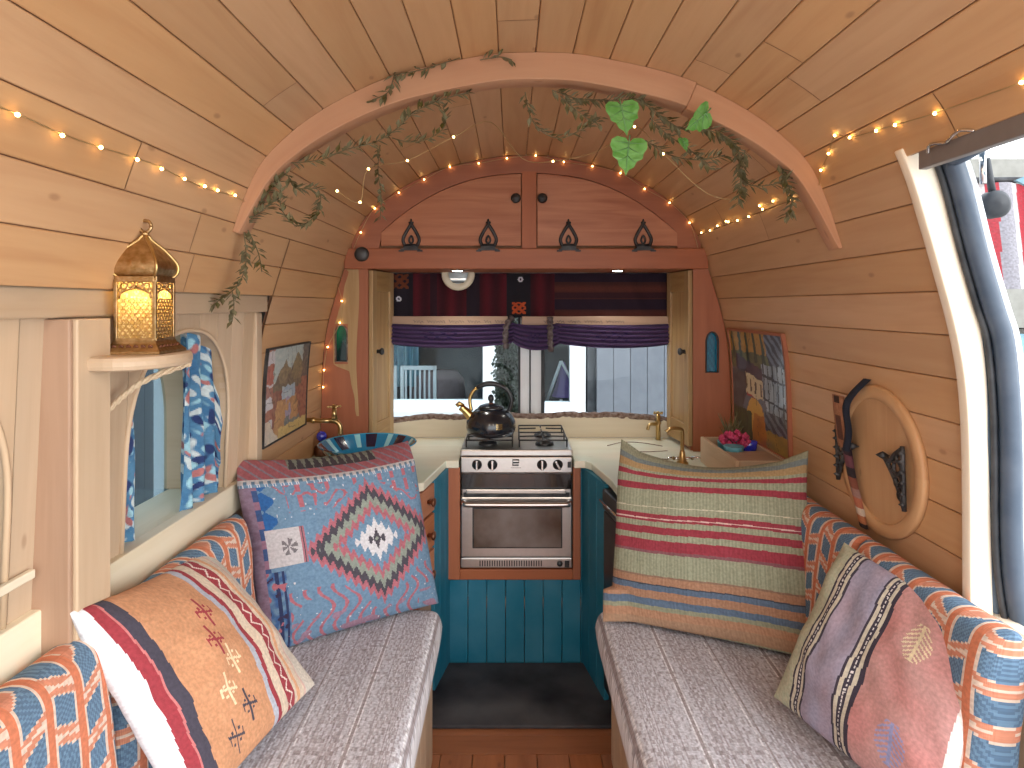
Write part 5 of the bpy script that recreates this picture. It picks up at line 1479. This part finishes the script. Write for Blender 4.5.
def pinkp(u, v):
    # u from the window-far end (0) to the door side (1)
    n = h2(u * 40, v * 40, 6)
    sage = mixc(srgb(178, 186, 158), srgb(196, 186, 160), n); dk = srgb(60, 52, 66); cream = srgb(206, 196, 176)
    pink = mixc(srgb(200, 132, 128), srgb(190, 150, 144), h2(u * 6, v * 6, 2)); lil = mixc(srgb(176, 148, 156), srgb(146, 154, 180), h2(u * 9, v * 3, 4))
    w = u + .01 * math.sin(v * 7)
    def band(a):
        k = (w - a)
        if k < .014: return dk
        if k < .034: return cream
        if k < .064: return dk if abs(k - .049) > .004 or (v * 40) % 1 < .4 else srgb(220, 214, 210)
        if k < .084: return cream
        return dk
    if w < .14: return sage
    if w < .24: return band(.14)
    if w < .45: return lil
    if w < .56: return band(.45)
    if w > .975: return srgb(236, 226, 220)
    c = pink
    for cu, cv, col in ((.76, .74, srgb(226, 206, 170)), (.76, .22, srgb(150, 150, 190))):
        du, dv = u - cu, v - cv
        if abs(du) < .075 and abs(dv) < .10 and abs(du) / .08 + abs(dv) / .13 < 1.15:
            if abs((dv * 40 + abs(du) * 26) % 1 - .5) < .22 or abs(du) < .008: c = col
    return c
def d_pink(u, v):
    return V((-.02, 0, -.04)) * math.exp(-((u - .35) ** 2 / .03 + (v - .42) ** 2 / .06))
pillow('throw_pillow', [(.618, 1.535, -.925), (.748, 1.12, -.925), (.890, 1.205, -.600), (.805, 1.575, -.575)], .12, lambda u, v: pinkp(u, v), lambda u, v: srgb(214, 190, 180),
       'pink pillow with black and cream woven bands leaning by the side door', pinch=.03, wr=.012, seed=21, disp=d_pink)

# dark mat on the floor before the cooker
mb = MB(); mb.box(-.33, .36, 2.22, 2.612, -1.449, -1.436); tag(mb.build('floor_mat', M['mat'], bevel=.004), 'dark rubber mat on the floor below the teal unit', 'mat')

# ================================================================ FAIRY LIGHTS
def lights(pts, bulbs, label):
    t = thing('fairy_lights', pts[0], label, 'string lights', 'strings of fairy lights')
    mb = MB(); mb.tube(bez(pts, 5), .0011, 4); mb.build('wire', M['wire'], t)
    for p in bulbs:
        mb = MB(); mb.lathe([(0, -.0034), (.0024, -.0024), (.0034, 0), (.0024, .0024), (0, .0034)], o=p, n=8); mb.build('bulb', M['fairy'], t, loc=p)
    return t
def onwall(side, y, s, off=.006):
    w, z = prof(s, off); return V((AX + side * w, y, z))
def s_at(side, x_over_y, z_over_y):
    """arc position where the direction (x/y, z/y) from the seat of view would lie on the lining at distance y"""
    pass
rr = random.Random(4)
# left side wall: along one seam, sagging a little
sL = 9 * PW
P = []; B = []
for k in range(14):
    y = 1.02 + k * .048 * 1.0
    p = onwall(-1, y, sL + .02 - .018 * math.sin(k * .9) + .0 * k); P.append(p)
ys_ = [.88, .97, 1.06, 1.16, 1.24, 1.33, 1.42, 1.48, 1.57]
sL = s_at_z(.262)
P = [onwall(-1, y, sL + .004 * math.sin(i * 1.3)) for i, y in enumerate(ys_)]
for i, y in enumerate(ys_):
    B.append(P[i] + V((.003, 0, rr.uniform(-.004, .004))))
lights([onwall(-1, .7, sL)] + P + [onwall(-1, 1.64, sL)], B, 'string of tiny warm lights along the left wall planks')
# rear arch over the cabinet and down the left column
P = []; N = 15
for k in range(N + 1):
    s = lerp(-s_at_z(.20), s_at_z(.24), k / N); P.append(onwall(-1 if s < 0 else 1, YC - .012, abs(s), .014 + .008 * math.sin(k * 2.2)))
tail_ = [V((a, YC - .012, b_)) for a, b_ in ((-.700, .198), (-.738, .118), (-.717, .017), (-.725, -.075), (-.776, -.177), (-.792, -.274), (-.796, -.346))]
B = [p for p in P] + tail_
lights(tail_[::-1] + P, B, 'string of tiny warm lights over the arched cabinet and down the left column')
# right: along the wall from the cabinet corner to the door header
sR = s_at_z(.30)
P = []; B = []
for k in range(9):
    y = lerp(2.66, 1.82, k / 8); p = onwall(1, y, sR + .008 * math.sin(k * 1.7)); P.append(p); B.append(p + V((-.002, 0, rr.uniform(-.004, .008)))); 
    if k in (3, 6): B.append(p + V((-.004, -.03, -.008)))
for y, z in ((1.66, .30), (1.60, .335), (1.53, .36), (1.46, .385), (1.42, .37), (1.33, .36), (1.27, .355), (1.16, .345), (.97, .335)):
    p = onwall(1, y, s_at_z(z)); P.append(p); B.append(p)
lights(P, B, 'string of tiny warm lights along the right wall from cabinet to door')
# loose wire and a few lights draped through the greenery
P = [V((-.46, 1.71, .30)), V((-.40, 1.71, .27)), V((-.38, 1.72, .36)), V((-.29, 1.8, .40)), V((-.16, 1.78, .46)), V((-.06, 1.85, .52)), V((.03, 1.95, .44)), V((.12, 1.9, .42)), V((.25, 1.85, .44)), V((.33, 1.75, .48)), V((.40, 1.72, .40)), V((.52, 1.74, .30)), V((.62, 1.75, .28))]
lights(P, [P[0], P[1], P[2], P[3], P[4], P[7], P[9], P[10]], 'loose string of tiny lights tangled in greenery')

# ================================================================ GREENERY ON THE RIB
def leafmesh(mb, p, d, L, w, up=V((0, 0, 1)), r=0.):
    d = d.normalized(); s = d.cross(up); s = s.normalized() if s.length > .01 else V((1, 0, 0)); n = s.cross(d)
    q = mb.add([p, p + d * L * .45 + s * w + n * w * .3, p + d * L, p + d * L * .45 - s * w + n * w * .3, p + d * L * .5 - n * w * .1])
    mb.face([q, q + 1, q + 4], None, r); mb.face([q + 1, q + 2, q + 4], None, r); mb.face([q + 2, q + 3, q + 4], None, r); mb.face([q + 3, q, q + 4], None, r)
def garland(pts, label, dens=.011, L=.030, seed=0):
    dens *= .55
    t = thing('vine_garland', pts[0], label, 'garland', 'leafy vine garlands on the ceiling rib')
    rr = random.Random(seed); P = bez(pts, 10); mb = MB(); mb.tube(P, .0014, 5); mb.build('stem', M['stem'], t)
    mb = MB(); acc = 0
    for a, b_ in zip(P, P[1:]):
        acc += (b_ - a).length
        while acc > dens:
            acc -= dens; d = (b_ - a).normalized(); o = V((rr.gauss(0, 1), rr.gauss(0, 1), rr.gauss(0, 1))); o = (o - d * o.dot(d)).normalized()
            leafmesh(mb, a.lerp(b_, rr.random()), d * .7 + o * .8, L * rr.uniform(.7, 1.2), L * .21, r=rr.random())
    mb.build('leaves', M['leaf'], t); return t
def ip(x, y, Y): return V(((x - 512) * Y / 650, Y, (305 - y) * Y / 650))
YG = 1.66
def G(px_, label, y=YG, **k): return garland([ip(a, b_, y + (c[0] if c else 0)) for a, b_, *c in px_], label, **k)
G([(395, 72), (388, 92), (372, 100)], 'short leafy sprig hooked over the top of the rib at its left shoulder', y=1.62, seed=1)
G([(460, 58), (420, 70), (395, 75)], 'thin leafy sprig lying along the upper edge of the rib', y=1.62, seed=2, dens=.016)
G([(480, 60), (500, 57), (512, 60)], 'tiny leafy sprig at the crown of the rib', y=1.62, seed=22, dens=.016)
G([(243, 225), (262, 200), (285, 175), (295, 188), (318, 190), (318, 212), (298, 226), (282, 210), (280, 190)], 'leafy vine curled into a ring below the left end of the rib', seed=3, dens=.007)
G([(246, 222), (268, 206), (280, 196)], 'dense leafy vine under the left end of the rib', seed=5, dens=.005)
G([(290, 163), (320, 160), (345, 150), (375, 142), (395, 130), (415, 112), (440, 100), (470, 92)], 'leafy vine slung across the left half of the rib', seed=4, dens=.009)
G([(392, 138), (410, 142), (430, 138), (445, 125), (443, 105)], 'small looping vine beside the slung vine at the left of the rib', seed=6, dens=.012)
G([(380, 145), (378, 170), (381, 195), (380, 220)], 'thin vine hanging straight down left of the cabinet door', y=1.9, seed=7, dens=.014)
G([(244, 232), (246, 262), (238, 285), (222, 298), (212, 306)], 'vine hanging at the left end of the rib above the lantern shelf', seed=8, dens=.008)
G([(248, 230), (258, 252), (262, 272)], 'short vine hanging right of the longest left vine', seed=9, dens=.012)
G([(232, 290), (234, 305), (232, 322)], 'last tip of vine hanging beside the arched side window', seed=10, dens=.010)
G([(525, 92), (530, 115), (540, 130), (560, 138), (585, 128), (600, 118)], 'thin vine looping below the crown of the rib', seed=11, dens=.014)
G([(552, 90), (575, 98), (600, 100), (620, 100), (645, 98)], 'leafy vine along the underside of the crown, left of the broad leaves', seed=12, dens=.006)
G([(560, 96), (582, 115), (600, 125)], 'drooping vine left of the broad leaves', seed=13, dens=.009)
G([(640, 100), (660, 115), (680, 128), (695, 125), (720, 135)], 'leafy vine right of the broad leaves', seed=14, dens=.006)
G([(645, 140), (670, 155), (700, 160), (725, 155)], 'lower vine crossing right of the broad leaves', seed=15, dens=.009)
G([(650, 118), (668, 135), (690, 150), (712, 170)], 'slanting vine between the broad leaves and the right shoulder', seed=16, dens=.009)
G([(715, 130), (735, 145), (740, 170), (742, 195)], 'dense vine hanging at the right shoulder of the rib', seed=17, dens=.005)
G([(740, 180), (755, 186), (775, 184), (790, 178)], 'thin vine reaching toward the right end of the rib', seed=18, dens=.012)
G([(778, 165), (788, 185), (792, 200), (787, 218)], 'dense short vine hanging at the right end of the rib', seed=19, dens=.006)
G([(745, 150), (741, 175), (738, 205)], 'vine twisting beside the dense one at the right shoulder', seed=20, dens=.008)
# broad vine leaves
def broad(p, ang, S, tilt, label):
    t = thing('broad_leaf', p, label, 'leaf', 'broad green leaves on the rib')
    out = [(0, 0), (.10, .14), (.34, .16), (.48, .02), (.50, -.16), (.42, -.30), (.40, -.48), (.26, -.55), (.20, -.72), (.06, -.82), (0, -.98)]
    R = frame(p, (math.cos(ang), tilt, math.sin(ang)), (-math.sin(ang), .25, math.cos(ang)))
    mb = MB(); b = len(mb.v); n = len(out)
    for s in (-1, 1):
        b = len(mb.v); mb.v.append(tuple(R @ V((0, 0, 0)))); mb.v.append(tuple(R @ V((0, 0, -S * .98)))); mid_ = [R @ V((0, -.01 * S, -S * k / 8)) for k in range(9)]
        c = mb.add(mid_); e = mb.add([R @ V((s * x * S, -.16 * S * x * (1 + .3 * math.sin(i * 2.3)), z * S)) for i, (x, z) in enumerate(out)])
        for i in range(n - 1):
            m0 = c + min(8, int(i * 8 / (n - 1))); m1 = c + min(8, int((i + 1) * 8 / (n - 1)))
            q = [m0, e + i, e + i + 1] + ([m1] if m1 != m0 else [])
            mb.face(q, None, .5)
    mb.build('blade', M['bleaf'], t)
    mb = MB(); mb.tube([R @ V((0, .002, S * .25)), R @ V((0, -.002, 0)), R @ V((0, -.002, -S * .9))], [.0022, .002, .0006], 5)
    for s in (-1, 1):
        for z, x, z2 in ((.02, .40, -.02), (.15, .38, -.36), (.4, .22, -.6)): mb.tube([R @ V((0, -.003, -z * S)), R @ V((s * x * S, -.17 * S * x - .001, z2 * S))], [.0012, .0004], 4)
    mb.build('veins', M['bush'], t)
broad(ip(621, 106, 1.60), .12, .085, .1, 'upper broad bright green leaf hanging from the rib')
broad(ip(629, 143, 1.59), -.12, .090, -.1, 'lower broad bright green leaf hanging from the rib')
broad(ip(706, 113, 1.60), -1.0, .075, .9, 'narrow folded green leaf in front of the right shoulder of the rib')
broad(ip(682, 140, 1.62), .2, .035, .6, 'small green leaf between the vines on the right half')

# ================================================================ OUTSIDE
mb = MB(); mb.box(-14, 14, -8, 16, -2.2, -2.02); struct(mb.build('ground', M['ground']))
hs = thing('house', (0, 4.9, -2.02), 'grey timber clad house with white framed windows behind the van', 'building')
mb = MB(); x = -2.5; YH = 4.8
while x < 2.3:
    x1 = x + .125
    if x1 > -1.32 and x < .56:
        if x >= -.115 and x1 <= .19:
            mb.box(x + .002, x1 - .002, YH, YH + .03, -2.02, 1.2, g=2)
        else:
            mb.box(x + .002, x1 - .002, YH, YH + .03, -2.02, -.80, g=2); mb.box(x + .002, x1 - .002, YH, YH + .03, .55, 1.2, g=2)
    else: mb.box(x + .002, x1 - .002, YH, YH + .03, -2.02, 1.2, g=2)
    x = x1
mb.box(-2.5, -1.32, YH + .032, YH + .06, -2.02, 1.2, mi=1); mb.box(.56, 2.35, YH + .032, YH + .06, -2.02, 1.2, mi=1); mb.box(-1.32, .56, YH + .032, YH + .06, -2.02, -.8, mi=1)
mb.build('cladding', [M['gclad'], M['dkrubber']], hs)
for x0, x1, nm in ((-1.30, -.10, 0), (.16, .54, 1)):
    mb = MB(); zb_, zt_ = (-.815, .55) if nm == 0 else (-.83, .55)
    mb.box(x0, x1, YH - .03, YH + .05, zb_, zb_ + .115); mb.box(x0 - .01, x1 + .015, YH - .07, YH - .03, zb_, zb_ + .045); mb.box(x1 - .115, x1 - .0, YH - .03, YH + .05, zb_ + .116, zt_); mb.box(x0, x0 + .06, YH - .03, YH + .05, zb_ + .116, zt_); mb.box(x0, x1, YH - .03, YH + .05, zt_, zt_ + .1)
    w = mb.build('window_frame', M['white'], hs, bevel=.004)
    mb = MB(); mb.box(x0 + .05, x1 - .1, YH + .01, YH + .014, zb_ + .1, zt_); mb.build('pane', M['glass'], w)
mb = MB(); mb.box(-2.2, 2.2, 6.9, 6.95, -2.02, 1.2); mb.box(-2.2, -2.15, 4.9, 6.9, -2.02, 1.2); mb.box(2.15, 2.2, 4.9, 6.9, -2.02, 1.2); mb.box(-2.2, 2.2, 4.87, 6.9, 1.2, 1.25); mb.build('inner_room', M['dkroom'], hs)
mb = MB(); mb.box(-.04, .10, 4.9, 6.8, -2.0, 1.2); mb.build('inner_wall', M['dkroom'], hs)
mb = MB(); mb.grid(lambda u, v: (lerp(-1.10, -.86, u) + .04 * v * 0, 6.0 + .05 * math.sin(u * 22), lerp(-.75, .5, v)), 40, 4); tag(mb.build('house_curtain', M['ice']), 'pale blue curtain inside the house window', 'curtain')
def chair(x, y, w, label):
    t = thing('garden_chair', (x, y, -1.4), label, 'chair', 'white slatted chairs inside the house window')
    mb = MB(); z0, z1 = -.84, -.52; w2 = w / 2
    for s in (-1, 1): mb.box(x + s * w2 - .014, x + s * w2 + .014, y, y + .03, -1.38, z1, g=2)
    mb.box(x - w2, x + w2, y, y + .03, z1 - .035, z1); mb.box(x - w2, x + w2, y, y + .03, z0, z0 + .03); mb.build('back_frame', M['white'], t, bevel=.003)
    mb = MB()
    for k in range(6): mb.box(x - w2 + w * (k + .8) / 7 - .008, x - w2 + w * (k + .8) / 7 + .008, y + .01, y + .02, z0 + .03, z1 - .03, g=2)
    mb.build('slats', M['white'], t)
    mb = MB(); mb.box(x - w2, x + w2, y + .03, y + .42, -.94, -.91); mb.build('seat', M['white'], t)
    for s in (-1, 1): mb = MB(); mb.box(x + s * w2 - .014, x + s * w2 + .014, y + .39, y + .42, -1.38, -.94, g=2); mb.build('leg', M['white'], t)
chair(-.80, 5.55, .28, 'white slatted chair inside the house window, nearer the middle'); chair(-1.14, 5.55, .28, 'white slatted chair inside the house window, cut by the left shutter')
t = thing('round_table', (-.72, 6.2, -1.4), 'round pinkish table behind the white chairs in the house', 'table')
mb = MB(); mb.lathe([(0, -.62), (.20, -.63), (.26, -.70), (.27, -.80), (.27, -.92), (.0, -.92)], o=(-.72, 6.2, 0), n=30); mb.build('table_cloth', M['table'], t)
mb = MB(); mb.lathe([(.04, -1.4), (.04, -.92)], o=(-.72, 6.2, 0), n=10); mb.build('pedestal', M['white'], t)
mb = MB(); mb.box(-1.9, 1.9, 4.95, 6.88, -1.45, -1.40); mb.build('inner_floor', M['beige'], hs)
t = thing('purple_parasol', (.36, 5.2, -.8), 'folded purple cloth cone with white edges in the small house window', 'parasol')
mb = MB(); mb.lathe([(.10, -.73), (.085, -.70), (.05, -.58), (.012, -.47), (0, -.45)], o=(.415, 5.2, 0), n=8, sm=False); mb.build('cloth', M['purple'], t)
mb = MB(); mb.tube([(.27, 5.1, -.76), (.385, 5.1, -.44)], .012, 6); mb.tube([(.385, 5.1, -.44), (.47, 5.1, -.60)], .010, 6); mb.tube([(.385, 5.1, -1.4), (.385, 5.1, -.74)], .012, 6); mb.build('white_poles', M['white'], t)
# ivy between the windows
t = thing('ivy', (-.02, 3.6, -.5), 'dark green ivy curtain hanging outside behind the kettle', 'plant')
rr = random.Random(31); mb = MB(); ms_ = MB()
for k in range(9):
    x = lerp(-.075, .030, k / 8); P = [V((x + rr.uniform(-.01, .01), 3.55 + rr.uniform(-.03, .03), lerp(.3, -2.02, j / 12))) for j in range(13)]; ms_.tube(P, .002, 4)
    for j in range(520):
        p = V((x + rr.gauss(0, .012), 3.55 + rr.gauss(0, .03), rr.uniform(-.95, .3))); leafmesh(mb, p, V((rr.gauss(0, 1), rr.gauss(-.6, .5), -1)), .032, .010)
mb.build('leaves', M['ivy'], t); ms_.build('stems', M['stem'], t)
# left of the van: grey fence seen through the side windows
t = thing('fence', (-2.6, 3.0, -2.02), 'grey blue vertical board fence outside the arched side window', 'fence')
mb = MB(); y = -.5
while y < 9: mb.box(-2.62, -2.60, y + .003, y + .147, -2.02, .9, g=2); y += .15
mb.build('boards', M['gclad'], t); mb = MB(); mb.box(-2.66, -2.622, -.5, 9, -1.0, -.92); mb.build('rail', M['gclad'], t)
# right of the van: striped blanket, wall, shrubs, blue-grey boards
t = thing('striped_blanket', (1.95, 2.45, 0), 'red white and green striped blanket hanging outside the side door', 'blanket')
def ser(u, v):
    k = u + .05 * (1 - v)
    for b_, c in ((.10, srgb(206, 92, 96)), (.16, srgb(236, 226, 226)), (.24, srgb(200, 70, 80)), (.36, srgb(176, 172, 180)), (.44, srgb(226, 220, 222)), (.54, srgb(196, 52, 66)), (.60, srgb(60, 120, 90)), (.82, srgb(34, 104, 84)), (.9, srgb(190, 56, 66)), (2, srgb(220, 214, 216))):
        if k < b_: return mixc(mixc(c, (0, 0, 0, 1), .35), srgb(80, 70, 70), .35 * h2(u * 60, v * 80) * (h2(u * 90, v * 90, 3) > .5))
mb = MB()
def fs(u, v): return (lerp(1.72, 2.15, u) + .05 * (1 - v), 2.45 + .02 * math.sin(u * 16), lerp(.06, .46, v))
mb.grid(fs, 70, 60, ser, usz=.4, vsz=.4); mb.grid(lambda u, v: V(fs(u, v)) + V((0, .012, 0)), 70, 60, ser, flip=True, usz=.4, vsz=.4)
mb.build('woven_cloth', M['fab'], t)
mb = MB(); mb.tube([(1.6, 2.46, .47), (2.6, 2.46, .48)], .012, 8); mb.build('hanging_pole', M['iron'], t)
mb = MB(); mb.lathe([(0, -.02), (.020, -.02), (.028, -.010), (.028, .012), (.018, .02), (0, .022)], m=Matrix.Translation((.985, 1.33, .205)) @ Matrix.Rotation(PI / 2, 4, 'X'), n=20); mb.tube([(.985, 1.33, .22), (.97, 1.33, .30)], .007, 8)
tag(mb.build('door_roller', M['dkrubber']), 'black round roller bracket in the upper corner of the side door', 'bracket')
t = thing('shed', (3.2, 3.6, -2.02), 'pale grey rendered shed beyond the side door', 'building')
mb = MB(); mb.box(2.45, 5.5, 4.0, 6.0, -.14, .9); mb.box(2.45, 5.5, 4.1, 6.0, -2.02, -.15); mb.build('walls', M['beige'], t)
mb = MB()
for k in range(7): mb.box(2.46, 5.5, 4.055, 4.095, -.35 - k * .19, -.18 - k * .19)
mb.build('lower_boards', M['deck'], t)
t = thing('shrub', (2.5, 3.2, -2.02), 'bright green leafy shrub outside the side door', 'shrub')
rr = random.Random(8); mb = MB()
for k in range(2200):
    d = V((rr.gauss(0, 1), rr.gauss(0, 1), rr.gauss(0, 1))).normalized() * rr.uniform(.6, 1); p = V((2.72, 3.35, -.62)) + V((d.x * .34, d.y * .25, d.z * .36)); leafmesh(mb, p, V((rr.gauss(0, 1), rr.gauss(0, 1), rr.gauss(0, 1))), .06, .018)
mb.build('foliage', M['bush'], t); mb = MB(); mb.tube([(2.7, 3.4, -2.02), (2.72, 3.4, -.7)], .02, 6); mb.build('trunk', M['bark'], t)

# ================================================================ LIGHT, WORLD, CAMERA
wd = bpy.data.worlds.new('sky'); scn.world = wd; wd.use_nodes = True; nt = wd.node_tree; nt.nodes.clear()
o_ = nd(nt, 'ShaderNodeOutputWorld'); bg = nd(nt, 'ShaderNodeBackground'); tcw = nd(nt, 'ShaderNodeTexCoord'); sx = nd(nt, 'ShaderNodeSeparateXYZ')
nt.links.new(tcw.outputs['Generated'], sx.inputs[0]); rp = ramp(nt, [(.0, (.55, .55, .52, 1)), (.48, (.85, .88, .90, 1)), (.52, (.95, .98, 1.0, 1)), (1.0, (.80, .90, 1.0, 1))])
mr = nd(nt, 'ShaderNodeMapRange'); mr.inputs['From Min'].default_value = -1; nt.links.new(sx.outputs[2], mr.inputs[0]); nt.links.new(mr.outputs[0], rp.inputs[0])
nt.links.new(rp.outputs[0], bg.inputs[0]); bg.inputs[1].default_value = SKY; nt.links.new(bg.outputs[0], o_.inputs[0])
def light(name, kind, loc, energy, color, rot=None, **k):
    l = bpy.data.lights.new(name, kind); l.energy = energy; l.color = color
    for a, b_ in k.items(): setattr(l, a, b_)
    o = bpy.data.objects.new(name, l); COL.objects.link(o); o.location = loc
    if rot: o.rotation_euler = V(rot).to_track_quat('-Z', 'Y').to_euler()
    return o
light('sun', 'SUN', (0, 0, 5), SUN, (1, .98, .95), (-.74, .58, -.38), angle=1.1)
light('lantern_flame', 'POINT', LR @ V((0, 0, .135)), .7, (1, .87, .62), shadow_soft_size=.012)
for x in (-.235, .455): light('downlight_beam', 'SPOT', (x, YC + .05, .138), 3.0, (1, .97, .86), (0, 0, -1), spot_size=2.2, spot_blend=.8, shadow_soft_size=.02)
# two unseen area lights added overhead as warm fill for the interior
for x in (-.35, .47): light('fill_light', 'AREA', (x, .15, .50), FILL, (1, .90, .78), (0, .25, -1), size=.22)

cam = bpy.data.cameras.new('camera'); co = bpy.data.objects.new('camera', cam); COL.objects.link(co)
co.location = (0, 0, 0); co.rotation_euler = (PI / 2, 0, 0)
cam.sensor_width = 36; cam.lens = 36 * 650 / 1024; cam.shift_y = -79 / 1024; cam.clip_start = .02
scn.camera = co
for o in list(scn.objects):
    if o.parent is None: o.location.z += 1.45
vs_ = scn.view_settings
vs_.view_transform = 'Standard'; vs_.look = 'None'; vs_.gamma = 1; vs_.use_curve_mapping = False; vs_.exposure = EXPO
scn.cycles.max_bounces = 8; scn.cycles.diffuse_bounces = 5; scn.cycles.sample_clamp_indirect = 6; scn.cycles.transparent_max_bounces = 8
